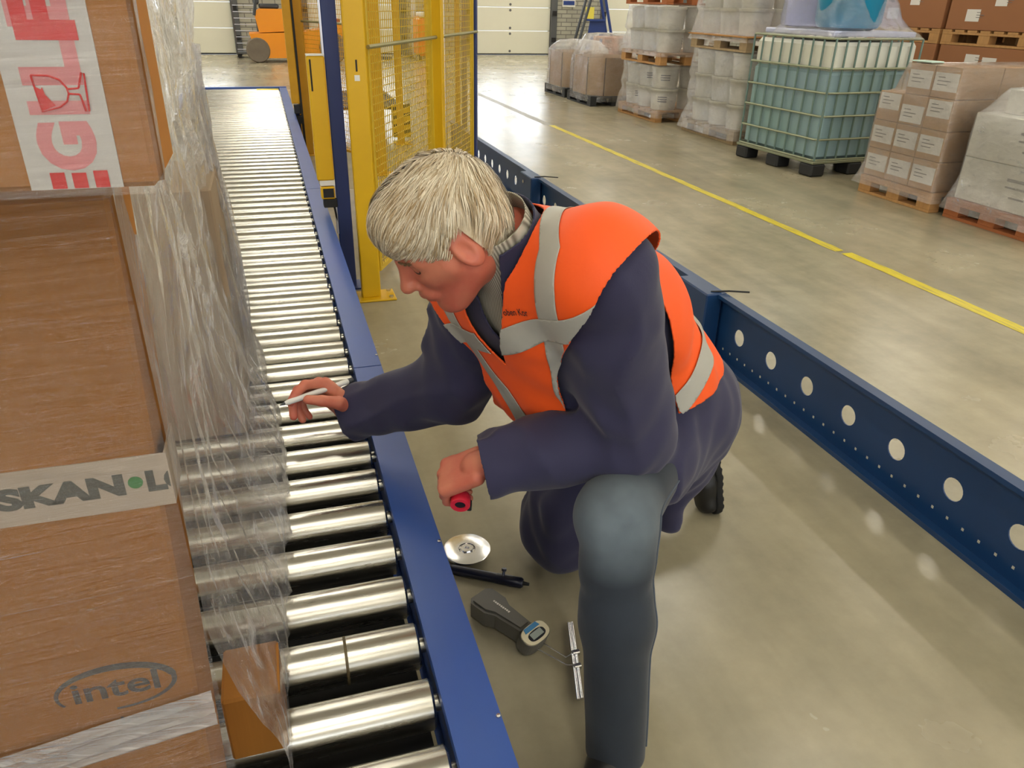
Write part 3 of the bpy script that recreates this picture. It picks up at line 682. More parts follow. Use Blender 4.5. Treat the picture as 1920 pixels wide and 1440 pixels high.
wrap('stretch_film', 'cloudy film round the upper pails beside the octagonal cartons', [(0.80, ax - .05, ax + .86, ay - .05, ay + 1.26), (0.92, ax - .03, ax + .84, ay - .03, ay + 1.24), (1.08, ax + .01, ax + .80, ay + .01, ay + 1.2), (1.12, ax - .01, ax + .82, ay - .01, ay + 1.22), (1.34, ax + .01, ax + .8, ay + .01, ay + 1.2), (1.39, ax + .01, ax + .8, ay + .01, ay + 1.2)], F_DRUM, seed=3)
bx, by = 4.95, 7.72
pallet('grey wooden pallet on the floor under the pail stack beside the liquid tank', bx, by, 0, M_WOODG)
pail_tier(bx, by, 0.146, 3, SB, 'lower')
pallet('weathered pallet with torn cardboard between the pail tiers beside the liquid tank', bx - .02, by - .03, 0.955, M_WOODG)
cb = MB().box((0, 0, 0), (0.86, 1.26, 0.012)).build('cardboard_sheet', mat('card_sheet', srgb(196, 140, 72), .8, var=(5, .2))); cb.location = (bx - 0.05, by - 0.06, 1.10); tag(cb, 'orange-brown cardboard sheet on the pallet between the pail tiers', 'cardboard')
pail_tier(bx, by, 1.114, 2, SB, 'upper')
wrap('stretch_film', 'cloudy film round the lower three layers of pails beside the liquid tank', [(0.05, bx - .07, bx + .88, by - .07, by + 1.28), (0.2, bx - .04, bx + .84, by - .05, by + 1.24), (0.36, bx + .01, bx + .80, by + .01, by + 1.2), (0.42, bx - .01, bx + .82, by - .01, by + 1.22), (0.62, bx + .01, bx + .80, by + .01, by + 1.2), (0.68, bx - .01, bx + .82, by - .01, by + 1.22), (0.9, bx + .01, bx + .8, by + .01, by + 1.2), (0.95, bx + .01, bx + .8, by + .01, by + 1.2)], F_DRUM, seed=4)
wrap('stretch_film', 'shiny film round the upper pails beside the liquid tank', [(1.05, bx - .06, bx + .86, by - .06, by + 1.26), (1.14, bx - .03, bx + .84, by - .03, by + 1.24), (1.35, bx + .01, bx + .80, by + .01, by + 1.2), (1.40, bx - .01, bx + .82, by - .01, by + 1.22), (1.66, bx + .01, bx + .8, by + .01, by + 1.2)], F_DRUM, seed=5)
# ---- octagonal cartons in clear bags on black pallets
M_OCT = mat('octabin_card', srgb(178, 142, 102), 0.8, var=(2.0, 0.1))
M_EDGE = mat('card_edge', srgb(96, 74, 54), 0.8)
def octabin(x, y, label, plab, flab, tall):
    pallet(plab, x, y, 0, M_PBLK, L=1.0, W=0.8)
    t = thing('octagonal_carton', label, 'carton', (x + 0.4, y + 0.5, 0.146))
    c = 0.2; a, b_ = 0.39, 0.49
    poly = [(-a + c, -b_), (a - c, -b_), (a, -b_ + c), (a, b_ - c), (a - c, b_), (-a + c, b_), (-a, b_ - c), (-a, -b_ + c)]
    for i in range(8):
        p, q = Vector((*poly[i], 0)), Vector((*poly[(i + 1) % 8], 0)); nn = Vector((-(q - p).y, (q - p).x, 0)).normalized() * 0.008
        mb = MB(); vs = [p, q, q + nn, p + nn]; vs = [v.copy() for v in vs] + [v + Vector((0, 0, 0.53)) for v in vs]
        mb.add(vs, [(0, 1, 5, 4), (1, 2, 6, 5), (2, 3, 7, 6), (3, 0, 4, 7), (4, 5, 6, 7), (0, 3, 2, 1)]).build('side_panel', M_OCT, t)
        MB().box((p.x - 0.006, p.y - 0.006, 0.0), (p.x + 0.006, p.y + 0.006, 0.53)).build('fold_edge', M_EDGE, t)
    MB().prism([(u * 0.97, v * 0.97) for u, v in poly], 0.44, 0.46).build('contents', mat('bag_contents', srgb(214, 206, 190), .6), t)
    wrap('stretch_film', flab, [(0.06, x - .02, x + .82, y - .02, y + 1.02), (0.66, x - .015, x + .815, y - .015, y + 1.015), (0.74, x + .02, x + .78, y + .02, y + .98), (tall, x + .14, x + .7, y + .12, y + .86)], F_CART, seed=int(y * 7), cr=0.2, amp=0.02)
octabin(4.66, 11.25, 'brown octagonal carton next to the white pails, bag standing tall', 'black plastic pallet under the tall-bagged octagonal carton', 'clear bag rising high above the octagonal carton by the pails', 0.98)
octabin(4.68, 12.42, 'brown octagonal carton farthest down the row of goods', 'black plastic pallet under the farthest octagonal carton', 'clear wrinkled bag over the farthest octagonal carton', 0.84)
for k in range(5): pallet('reddish wooden pallet in the empty pile before the brick wall', 7.35, 16.6, 0.146 * k, M_WOODR, PI / 2 * 0, group='empty pallet pile')
# ---- liquid tank (caged)
M_TANK = mat('tank_poly', srgb(222, 224, 212), 0.35, var=(2, .05))
M_LIQ = mat('tank_poly_liquid', srgb(146, 172, 186), 0.3, var=(1.6, 0.12), col2=srgb(138, 170, 168))
M_CAGE = mat('cage_tube', srgb(112, 136, 128), 0.4, metal=0.3)
M_CAGEL = mat('cage_tube_rail', srgb(150, 156, 132), 0.35, metal=0.6)
ib = thing('liquid_tank', 'caged plastic bulk tank filled with blue-green liquid', 'tank', (4.72, 6.0, 0), math.radians(4))
W, L, ZB, ZT = 1.0, 1.14, 0.145, 1.165
tb = MB().box((0.03, 0.03, ZB), (W - 0.03, L - 0.03, 0.90), 0.03).build('filled_bottle', M_LIQ, ib)
MB().box((0.03, 0.03, 0.90), (W - 0.03, L - 0.03, ZT - 0.03), 0.03).build('empty_bottle', M_TANK, ib)
MB().lathe([(0.11, ZT - 0.03), (0.11, ZT + 0.02), (0.09, ZT + 0.03), (0, ZT + 0.03)], 20, M=Matrix.Translation((W / 2, L / 2, 0))).build('filler_cap', M_BLACK, ib, True)
def vt(x, y, h0=ZB, h1=ZT): return MB().cyl((x, y, h0), (x, y, h1), 0.009, 8).mesh('cage_bar', M_CAGE, True)
vb = vt(0, 0)
for i in range(9):
    u = 0.012 + (W - 0.024) * i / 8
    for yv in (0.008, L - 0.008): link('cage_bar', vb, ib, (u, yv, 0))
for i in range(1, 8):
    u = 0.012 + (L - 0.024) * i / 8
    for xv in (0.008, W - 0.008): link('cage_bar', vb, ib, (xv, u, 0))
hb = MB().tube([(0.0 + .03, 0, 0), (W - .03, 0, 0), (W, 0.03, 0), (W, L - .03, 0), (W - .03, L, 0), (.03, L, 0), (0, L - .03, 0), (0, .03, 0)], 0.010, 8, closed=True).mesh('cage_hoop', M_CAGEL, True)
for z in (ZB + 0.005, 0.33, 0.53, 0.725, 0.925, ZT): link('cage_hoop', hb, ib, (0, 0, z))
pal_i = thing('tank_pallet', 'black plastic skid pallet under the caged liquid tank', 'pallet', (4.72, 6.0, 0), math.radians(4))
MB().box((-0.01, -0.01, 0.115), (W + 0.01, L + 0.01, 0.14), 0.004).build('deck', M_CAGEL, pal_i)
for x in (0.0, 0.43, 0.86):
    for y in (0.0, 0.49, 0.98): MB().box((x - 0.01, y - 0.01, 0), (x + 0.15, y + 0.17, 0.115), 0.015).build('foot', M_PBLK, pal_i)
# blue drum in film on top of the tank
M_BDRUM = mat('blue_drum', srgb(20, 142, 184), 0.3, var=(2, .1))
dr = thing('blue_drum', 'bright blue plastic drum standing on top of the liquid tank', 'drum', (5.13, 6.42, ZT + 0.06))
MB().lathe([(0.0, 0.0), (0.20, 0.0), (0.26, 0.02), (0.285, 0.07), (0.29, 0.25), (0.30, 0.27), (0.30, 0.30), (0.29, 0.32), (0.29, 0.6), (0.30, 0.62), (0.30, 0.65), (0.28, 0.85), (0.22, 0.9), (0, 0.9)], 32).build('barrel', M_BDRUM, dr, True)
MB().lathe([(0.297, 0.268), (0.304, 0.272), (0.304, 0.298), (0.297, 0.302)], 32).build('hoop', M_BDRUM, dr, True)
for s in (-1, 1): MB().lathe([(0.03, 0.9), (0.03, 0.93), (0, 0.93)], 12, M=Matrix.Translation((s * 0.15, 0, 0))).build('bung', M_WHITEP, dr)
dd = thing('blue_drum', 'pale lilac-blue plastic drum on the liquid tank beside the bright blue drum', 'drum', (5.16, 6.99, ZT + 0.06))
MB().lathe([(0.0, 0.0), (0.16, 0.0), (0.24, 0.02), (0.245, 0.07), (0.245, 0.6), (0.2, 0.7), (0, 0.7)], 28).build('barrel', mat('lilac_drum', srgb(150, 160, 214), 0.35), dd, True)
MB().lathe([(0.03, 0.7), (0.03, 0.73), (0, 0.73)], 12).build('bung', M_WHITEP, dd)
wt = MB().box((-0.44, -0.52, 0), (0.44, 0.52, 0.045), 0.01).build('tray', mat('tray_lilac', srgb(190, 196, 224), .4)); wt.location = (5.2, 6.62, ZT + 0.012); tag(wt, 'pale tray under the drums on top of the liquid tank', 'tray')
wrap('stretch_film', 'loose clear film over the drums on top of the liquid tank', [(ZT - 0.0, 4.70, 5.72, 6.02, 7.14), (ZT + 0.10, 4.78, 5.62, 6.12, 7.06), (ZT + 0.35, 4.88, 5.44, 6.16, 7.2), (ZT + 0.8, 4.92, 5.40, 6.2, 7.1)], film_mat('drum_top_film', 0.05, 0.1, 0.12, (2, 2, 5), 0.6, 0.15), seed=11, cr=0.16, amp=0.03)
# ---- cartons with white labels
M_CART = mat('carton_brown', srgb(186, 148, 106), 0.8, var=(2.5, 0.08))
M_LABW = mat('paper_label', srgb(228, 224, 216), 0.7)
M_INKG = mat('ink_grey', srgb(120, 116, 112), 0.7)
def carton(name, label, cat, lo, size, m, labs=(), group=None):
    t = thing(name, label, cat, lo, 0, group); a, b_, c = size
    MB().box((0.001, 0.001, 0.001), (a - 0.001, b_ - 0.001, c - 0.001), 0.004).build('body', m, t)
    for (face, u0, u1, v0, v1) in labs:
        if face == 'x': q = MB().box((-0.0015, u0 * b_, v0 * c), (0.0, u1 * b_, v1 * c)).build('paper_label', M_LABW, t); 
        else: q = MB().box((u0 * a, -0.0015, v0 * c), (u1 * a, 0.0, v1 * c)).build('paper_label', M_LABW, t)
        for k in range(3):
            f = 0.72 - k * 0.2; w_ = (0.3, 0.55, 0.42)[k]
            if face == 'x': MB().box((-0.0022, (u1 - 0.12 - w_ * (u1 - u0)) * b_, (v0 + (v1 - v0) * f) * c), (-0.0015, (u1 - 0.12) * b_, (v0 + (v1 - v0) * (f + 0.05)) * c)).build('print_line', M_INKG, q)
    return t
cx0, cy0, cz0, ch = 4.80, 4.66, 0.148, 0.222
pallet('orange wooden pallet under the cartons with white labels', 4.78, 4.63, 0, M_WOOD, W=1.2, L=0.8)
LB = ('x', 0.06, 0.94, 0.30, 0.92)
for k in range(4):
    ny = 2 if k == 3 else 3
    dy = 0.77 / 3
    for j in range(ny):
        for i in range(3 if j == 0 else 1):
            if k == 2: lab = [('x', 0.06, 0.94, 0.4, 0.95)] if j != 1 else [('x', 0.05, 0.95, 0.08, 0.66)]
            else: lab = [('x', 0.05, 0.95, 0.22, 0.8)]
            tier = ['bottom', 'second', 'third', 'top'][k]
            carton('labelled_carton', 'brown carton with white label in the %s layer beside the liquid tank' % tier, 'carton', (cx0 + i * 0.385 + (0.02 if k == 3 else 0), cy0 + 0.01 + j * dy + (0.02 if k == 3 else 0), cz0 + k * ch), (0.383, dy - 0.003, ch - 0.002), M_CART, lab, group='labelled cartons, %s layer' % tier)
wrap('stretch_film', 'clear film pulled tight round the labelled brown cartons', [(0.08, 4.73, 6.02, 4.58, 5.50), (0.16, 4.76, 6.0, 4.62, 5.47), (0.26, 4.785, 5.97, 4.655, 5.45), (0.80, 4.785, 5.97, 4.655, 5.45), (0.84, 4.79, 5.97, 4.665, 5.3), (1.035, 4.80, 5.97, 4.675, 5.22)], F_CART, seed=21, cr=0.03, amp=0.006)
rag = MB().box((0, 0, 0), (0.12, 0.2, 0.012), 0.004).build('plastic_scrap', mat('scrap_mint', srgb(200, 226, 214), .3)); rag.location = (4.84, 5.02, 1.042); tag(rag, 'crumpled pale mint plastic scrap on top of the labelled cartons', 'plastic')
# ---- white cartons
M_WCART = mat('carton_white', srgb(214, 212, 198), 0.7, var=(2.5, 0.05))
pallet('orange wooden pallet under the white cartons', 4.83, 3.76, 0, M_WOODR, W=1.2, L=0.78)
for k in range(2):
    for i in range(3):
        t = carton('white_carton', 'white carton with grey print in the %s layer of the wrapped load' % ('lower', 'upper')[k], 'carton', (4.86 + i * 0.38, 3.79, 0.148 + k * 0.305), (0.378, 0.72, 0.303), M_WCART, [], group='white cartons, %s layer' % ('lower', 'upper')[k])
        for (u, v, w_, h_) in ((0.10, 0.20, 0.22, 0.02), (0.12, 0.155, 0.2, 0.012), (0.15, 0.09, 0.12, 0.012)):
            MB().box((-0.0012, u, v), (0, u + w_, v + h_)).build('print_line', M_INKG, t)
            MB().box((u * 0.5, -0.0012, v), (u * 0.5 + w_, 0, v + h_)).build('print_line', M_INKG, t)
for i in range(2): carton('white_carton', 'white carton lying on top of the white wrapped load', 'carton', (4.98 + i * 0.45, 3.85, 0.76), (0.44, 0.55, 0.16), M_WCART, [], group='white cartons on top')
wrap('stretch_film', 'milky film drawn round the white cartons', [(0.07, 4.78, 6.06, 3.71, 4.58), (0.18, 4.80, 6.05, 3.74, 4.55), (0.3, 4.845, 6.0, 3.775, 4.525), (0.74, 4.845, 6.0, 3.775, 4.525), (0.80, 4.90, 5.97, 3.80, 4.49), (0.93, 4.97, 5.9, 3.84, 4.42)], F_WHITE, seed=31, cr=0.04, amp=0.012)
# ---- brown boxes standing farther right
M_BIG = mat('carton_brown_big', srgb(160, 108, 70), 0.8, var=(1.5, 0.08))
for (y0, nm, gp_) in ((6.12, 'nearest the labelled cartons', 0), (7.26, 'behind the liquid tank', 1), (4.98, 'behind the white cartons', 2)):
    xb = 7.0 + (0.35 if gp_ == 2 else 0)
    pallet('wooden pallet on the floor under the big brown boxes %s' % nm, xb, y0, 0, M_WOOD, L=1.1)
    carton('big_brown_box', 'big brown box on the lower pallet %s' % nm, 'box', (xb, y0, 0.146), (0.8, 1.08, 0.93), M_BIG, [('x', 0.5, 0.66, 0.80, 0.92), ('x', 0.3, 0.46, 0.72, 0.9)] if gp_ < 2 else [])
    pallet('wooden pallet carried on the big brown box %s' % nm, xb, y0, 1.078, M_WOOD, L=1.1)
    carton('big_brown_box', 'big brown box on the upper pallet %s' % nm, 'box', (xb, y0, 1.224), (0.8, 1.08, 0.8), M_BIG, [('x', 0.62, 0.78, 0.10, 0.24), ('x', 0.35, 0.48, 0.28, 0.4)] if gp_ < 2 else [])
# ================================================================ FOREGROUND LOAD ON THE CONVEYOR
def card_mat(name, c, c2):
    m, nt, b = newmat(name); tc = N(nt, 'ShaderNodeTexCoord')
    n1 = N(nt, 'ShaderNodeTexNoise', ins={'Scale': 6.0, 'Detail': 6.0}); nt.links.new(tc.outputs['Object'], n1.inputs['Vector'])
    mp = N(nt, 'ShaderNodeMapping', ins={'Scale': (300, 300, 8)}); nt.links.new(tc.outputs['Object'], mp.inputs['Vector'])
    n2 = N(nt, 'ShaderNodeTexNoise', ins={'Scale': 1.0, 'Detail': 2.0}); nt.links.new(mp.outputs[0], n2.inputs['Vector'])
    mx = N(nt, 'ShaderNodeMix', data_type='RGBA'); mx.inputs['A'].default_value = c; mx.inputs['B'].default_value = c2; nt.links.new(n1.outputs[0], mx.inputs['Factor'])
    m2 = N(nt, 'ShaderNodeMix', data_type='RGBA', blend_type='MULTIPLY'); m2.inputs['Factor'].default_value = .12; nt.links.new(mx.outputs['Result'], m2.inputs['A']); nt.links.new(n2.outputs[0], m2.inputs['B'])
    nt.links.new(m2.outputs['Result'], b.inputs['Base Color']); b.inputs['Roughness'].default_value = .75; b.inputs['Specular IOR Level'].default_value = .25
    return m
M_C1 = card_mat('kraft_card', srgb(188, 126, 54), srgb(174, 114, 46)); M_C2 = card_mat('kraft_card_dull', srgb(176, 118, 48), srgb(160, 104, 42)); M_C3 = card_mat('kraft_card_grey', srgb(168, 150, 128), srgb(152, 130, 104))
M_TAPEW = mat('white_tape', srgb(214, 208, 198), .35, var=(20, .05)); M_TAPEB = mat('pale_tape', srgb(196, 178, 156), .3, var=(20, .05))
M_REDI = mat('red_ink', srgb(226, 26, 22), .4); M_PINK = mat('faded_red_ink', srgb(228, 140, 140), .4); M_GREY_I = mat('grey_ink', srgb(84, 82, 72), .5); M_GRN = mat('green_ink', srgb(62, 132, 66), .5); M_BLUI = mat('grey_blue_ink', srgb(92, 86, 76), .6)
ZL = ZR + 0.002
def bigbox(name, label, x0, x1, y0, y1, z0, z1, m):
    t = thing(name, label, 'box', ((x0 + x1) / 2, y0, z0)); ox, oy, oz = t.location; g = .004
    MB().box((x0 - ox, 0, 0), (x1 - ox, y1 - y0, z1 - z0), g).build('body', m, t)
    return t
FX = Matrix.Rotation(PI / 2, 4, 'X')           # text laid on a face that looks towards -Y
# lower box with the printed carrier tape
lx0, lx1, ly0 = -.62, -.136, .70
low = bigbox('cardboard_box', 'tall brown box with grey-lettered carrier tape, standing on the rollers', lx0, lx1, ly0, ly0 + .11, ZL, 1.25, M_C2)
o_ = Vector(low.location)
for v_ in [c for c in low.children if c.name.startswith('body')][0].data.vertices:      # the tall box leans: its foot stands a little to the left
    if v_.co.x > 0: v_.co.x -= .030 * max(0.0, (.95 - (v_.co.z + ZL)) / .55)
zt0, zt1 = .940, 1.000
tp = MB().box((lx0 - o_.x, -.0012, zt0 - o_.z), (lx1 - .001 - o_.x, 0, zt1 - o_.z)).build('carrier_tape', M_TAPEB, low)
MB().box((lx1 - .001 - o_.x, -.0012, zt0 - o_.z), (lx1 + .0012 - o_.x, .06, zt1 - o_.z)).build('tape_wrap', M_TAPEB, low)
def ontape(s, x, z, w_, h_, m, par, bold=0.0, dy=-.0016, clip=None): return text_fit('lettering', s, w_, h_, m, Matrix.Translation(Vector((x - o_.x, dy, z - o_.z))) @ FX, par, bold, clip)
edge_clip = ((lx1 - o_.x, 0, 0), (1, 0, 0))
for k_, xs_ in enumerate((-.288, -.490)):
    ontape('SKAN', xs_, .958, .111, .025, M_GREY_I, tp, .0022)
    MB().lathe([(.0068, 0), (.0068, .0006), (0, .0006)], 20, M=Matrix.Translation((xs_ + .121 - o_.x, -.0012, .971 - o_.z)) @ Matrix.Rotation(PI / 2, 4, 'X')).build('green_dot', M_GRN, tp)
    ontape('LOG', xs_ + .131, .958, .070, .025, M_GREY_I, tp, .0022, clip=edge_clip if k_ == 0 else None)
# printed chip-maker mark near the foot of the box
ip = MB(); cxi, czi = -.236, .708
n_ = 56; vs = []; fs = []
for i in range(n_ + 1):
    a = math.radians(-150 + 300 * i / n_ + 55); th = .0016 + .0022 * (math.sin(PI * i / n_) ** 1.5) * (1.4 if i > n_ * .35 else .7)
    for s in (-1, 1): vs.append((cxi + (.060 + s * th) * math.cos(a) - o_.x, -.0008, czi + (.031 + s * th) * math.sin(a) - o_.z))
    if i: fs.append((2 * i - 2, 2 * i, 2 * i + 1, 2 * i - 1))
ip.add(vs, fs).build('oval_swirl', M_BLUI, low)
ontape('intel', cxi - .044, czi - .013, .088, .031, M_BLUI, low, .0008, dy=-.0008)
ontape('inside', cxi - .005, czi - .058, .062, .014, M_BLUI, low, .0003, dy=-.0008)
# upper box with the red fragile tape, set forward
ux0, ux1, uy0 = -.62, -.084, .62
upb = bigbox('cardboard_box', 'light brown box with red and white fragile tape, stacked on top', ux0, ux1, uy0, uy0 + .12, 1.272, 1.66, M_C1)
o_ = Vector(upb.location)
th0, th1 = -.168, -.108
tp = MB().box((th0 - o_.x, -.0012, 1.273 - o_.z), (th1 - o_.x, 0, 1.66 - o_.z)).build('fragile_tape', M_TAPEW, upb)
def vtape(s, z0, z1, m, dy, x=-.1195, h_=.0375, clip=None): return text_fit('lettering', s, z1 - z0, h_, m, Matrix.Translation(Vector((x - o_.x, dy, z0 - o_.z))) @ FX @ Matrix.Rotation(PI / 2, 4, 'Z'), tp, .003, clip)
for q_, z0, z1 in (('G', 1.286, 1.3195), ('I', 1.324, 1.333), ('L', 1.343, 1.3715), ('E', 1.379, 1.409), ('F', 1.44, 1.47), ('R', 1.475, 1.507), ('A', 1.51, 1.545), ('G', 1.548, 1.583), ('I', 1.588, 1.597), ('L', 1.605, 1.634)): vtape(q_, z0, z1, M_PINK, -.0015)
for q_, z0, z1 in (('E', 1.256, 1.2855), ('F', 1.371, 1.399), ('R', 1.404, 1.433), ('A', 1.436, 1.47), ('G', 1.475, 1.51), ('I', 1.516, 1.526), ('L', 1.534, 1.562), ('E', 1.568, 1.597)):
    vtape(q_, z0, z1, M_REDI, -.0018, x=-.1165, clip=((0, 0, .0015), (0, 0, -1)) if z0 < 1.27 else None)
# broken glass symbol, lying on its side
gz, gx = 1.3385, -.136
def gp_(u, v): return (gx + u - o_.x, -.0022, gz + v - o_.z)
GM = MB()
bowl = [(-.0145, .011), (-.004, .0105), (.002, .008), (.0055, .003), (.0060, -.001), (.004, -.006), (-.001, -.0095), (-.0125, -.0125), (-.0145, .011)]
GM.tube([gp_(*p) for p in bowl], .0007, 6); GM.tube([gp_(.0058, .002), gp_(.0128, .0025)], .0007, 6); GM.tube([gp_(.0058, -.001), gp_(.0128, -.0015)], .0007, 6)
GM.tube([gp_(.0128, .0025), gp_(.0165, .0125), gp_(.0180, .012), gp_(.0165, -.0125), gp_(.0145, -.0125), gp_(.0128, -.0015)], .0007, 6); GM.build('glass_symbol', M_REDI, tp, True)
MB().add([gp_(-.0140, .004), gp_(-.0105, .002), gp_(-.0095, .0035), gp_(-.0085, -.0015), (gp_(-.0035, -.0085)), gp_(-.0125, -.0120)], [(0, 1, 2, 3, 4, 5)]).build('glass_shards', M_REDI, tp)
# rear box and low box inside the same wrap
rear = bigbox('cardboard_box', 'dull grey-brown box at the back of the wrapped load', -.52, -.142, 1.79, 2.14, ZL, 1.02, M_C3)
sm = bigbox('cardboard_box', 'low thin brown carton beside the foot of the tall box', -.158, -.079, .818, .92, ZL, .524, M_C2)
# stretch film
F_FRONT = film_mat('front_wrap_film', haze=.02, gloss=.10, rough=.07, stretch=(1.0, 1, 80), bump=.5, streak=.55, rot=(0, .06, 0), scale=2.2, thr=(.63, .74))  # white streaks paint lamp glints into the film colour
F_SIDE = film_mat('side_wrap_film', haze=.14, gloss=.26, rough=.09, stretch=(30, 16, 3.0), bump=.9, streak=.65, rot=(.35, 0, 0), scale=1.6)  # pale haze and streaks paint the bright highlights of the side wrap
wrap_t = thing('stretch_film', 'clear glossy stretch wrap round the stacked boxes on the conveyor', 'film', (-.35, .70, ZL))
def sheet(name, P, m):
    """P: (rows, cols, 3) world points"""
    R_, C_, _ = P.shape; V = P.reshape(-1, 3) - np.array(wrap_t.location); a = (np.arange(R_ - 1)[:, None] * C_ + np.arange(C_ - 1)[None]).ravel()
    mb = MB(); mb.v = [tuple(p) for p in V]; mb.f = [tuple(q) for q in np.stack([a, a + 1, a + C_ + 1, a + C_], 1)]
    return mb.build(name, m, wrap_t, True, 75, fix=False)
def ridge(x): return 1 - np.abs(x)
# front sheets, pulled taut, with sharp creases that catch the lamps
def creased(name, x0, x1, z0, z1, y, creases, seed, m, rows, cols):
    zz = np.linspace(z0, z1, rows); xx = np.linspace(x0, x1, cols); Z, X = np.meshgrid(zz, xx, indexing='ij'); d = np.zeros_like(Z)
    for (zc, sl, xa, xb, amp, wd) in creases:
        t = np.clip(np.minimum(X - xa, xb - X) / .03, 0, 1); wob = .0015 * np.sin(X * 60 + zc * 90)
        d = np.maximum(d, amp * t * np.exp(-((Z - zc - sl * (X + .136) - wob) / wd) ** 2))
    Pp = np.stack([X.ravel() * 3, np.zeros(X.size), Z.ravel() * 40], 1); d = d + (np.clip(ridge(vnoise(Pp, seed)) - .75, 0, 1) * .006).reshape(Z.shape)
    return sheet(name, np.stack([X, y - d, Z], -1), m)
rg = np.random.RandomState(4); cr = []
for k in range(26): a_ = rg.uniform(-.42, -.2); cr.append((rg.uniform(1.01, 1.15), -.14 + rg.normal(0, .03), a_, min(-.134, a_ + rg.uniform(.06, .22)), rg.uniform(.001, .0026), rg.uniform(.0010, .0022)))
for k in range(22): a_ = rg.uniform(-.42, -.2); cr.append((rg.uniform(.78, .95), rg.normal(.12, .06), a_, min(-.134, a_ + rg.uniform(.05, .2)), rg.uniform(.001, .0026), rg.uniform(.0010, .0022)))
for k in range(24): a_ = rg.uniform(-.42, -.25); cr.append((rg.uniform(.58, .70), rg.normal(.14, .03), a_, min(-.150, a_ + rg.uniform(.1, .25)), rg.uniform(.0015, .0035), rg.uniform(.0012, .003)))
for k in range(10): a_ = rg.uniform(-.42, -.25); cr.append((rg.uniform(1.17, 1.25), .05 + rg.normal(0, .03), a_, min(-.134, a_ + rg.uniform(.05, .15)), .0015, .0012))
creased('front_sheet', lx0 - .004, lx1 + .003, ZL + .006, 1.262, ly0 - .004, cr, 81, F_FRONT, 640, 64)
cr = []
for k in range(26): a_ = rg.uniform(-.3, -.10); cr.append((rg.uniform(1.28, 1.44), rg.normal(-.03, .04), a_, a_ + rg.uniform(.02, .09), rg.uniform(.0008, .002), rg.uniform(.0009, .0016)))
creased('upper_front_sheet', ux0 - .004, ux1 + .004, 1.268, 1.66, uy0 - .004, cr, 83, F_FRONT, 300, 64)
# doubled, milky band of film drawn round the foot of the tall box
zz = np.linspace(-.028, .028, 40); xx = np.linspace(lx0, -.140, 80); Zb, X = np.meshgrid(zz, xx, indexing='ij'); Z = .655 + .14 * (X + .15) + Zb
d = np.clip(ridge(vnoise(np.stack([X.ravel() * 5, np.zeros(X.size), Zb.ravel() * 110], 1), 87)) - .45, 0, 1).reshape(Z.shape) * .008
sheet('doubled_band', np.stack([X, ly0 - .010 - d, Z], -1), film_mat('band_film', haze=.30, gloss=.25, rough=.16, stretch=(1.5, 1, 70), bump=.6, streak=.35, rot=(0, -.14, 0), scale=2.2))
# side sheet: from the front corners back to the rear box, wide at the foot
zr = np.array([.41, .48, .56, .66, .76, 1.05, 1.22, 1.262, 1.275, 1.32, 1.45, 1.66])
fx = np.interp(zr, [.41, .50, .62, .75, 1.262, 1.272, 1.66], [-.074, -.074, -.105, -.131, -.131, -.079, -.079]); fy = np.interp(zr, [.41, .5, .62, .75, 1.262, 1.272, 1.66], [.735, .735, .705, .697, .697, .617, .617])
rx = np.interp(zr, [.41, .48, .87, 1.02, 1.10, 1.27, 1.66], [-.122, -.130, -.134, -.150, -.160, -.150, -.150]); ry = np.interp(zr, [.41, 1.03, 1.2, 1.66], [2.18, 2.18, 2.05, 2.05])
zz = np.linspace(.41, 1.66, 220); tt_ = np.linspace(0, 1.25, 200); Z, Tt = np.meshgrid(zz, tt_, indexing='ij')
I_ = lambda v: np.interp(Z, zr, v); tcl = np.clip(Tt, 0, 1)
X = I_(fx) + (I_(rx) - I_(fx)) * tcl; Y = I_(fy) + (I_(ry) - I_(fy)) * tcl
wl = np.clip((.58 - Z) / .12, 0, 1); X = X * (1 - wl) + wl * np.interp(tcl, [0, .78, 1], [-.074, -.072, -.122])
over = np.clip(Tt - 1, 0, 1); X = X - over * 1.3; Y = Y + over * .10
sag = np.sin(PI * tcl) * .022 * np.clip((Z - .5) / .3, 0, 1); X = X - sag
Pq = np.stack([tcl.ravel() * 16 + Z.ravel() * 5, np.zeros(Z.size), Z.ravel() * 3.2 + tcl.ravel() * 2], 1)
f1 = np.clip(ridge(vnoise(Pq, 91)) - .55, 0, 1) * .030 * np.clip(tcl * 1.6, .25, 1).ravel(); f2 = np.clip(ridge(vnoise(np.stack([tcl.ravel() * 40, np.zeros(Z.size), Z.ravel() * 4], 1), 92)) - .6, 0, 1) * .018
f3 = vnoise(np.stack([tcl.ravel() * 6, np.zeros(Z.size), Z.ravel() * 7], 1), 93) * .006
X = X + (f1 + f2 + f3).reshape(Z.shape) * np.clip(tcl * 6, .1, 1) * np.where(Tt > 1, .4, 1)
sheet('side_sheet', np.stack([X, Y, Z], -1), F_SIDE)
# rope of gathered film hanging down the far corner
for k in range(5):
    pts = []
    for z in np.linspace(1.30, .43, 26):
        x = float(np.interp(z, zr, rx)); y = float(np.interp(z, zr, ry)); pts.append((x + .006 + .008 * math.sin(z * 9 + k * 1.7), y - .02 - k * .035 + .02 * math.sin(z * 6 + k), z))
    mb = MB(); mb.tube(pts, [.004 + .003 * abs(math.sin(i * .7 + k)) for i in range(len(pts))], 7); mb.v = [tuple(Vector(p) - wrap_t.location) for p in mb.v]; mb.build('film_pleat', F_SIDE, wrap_t, True)
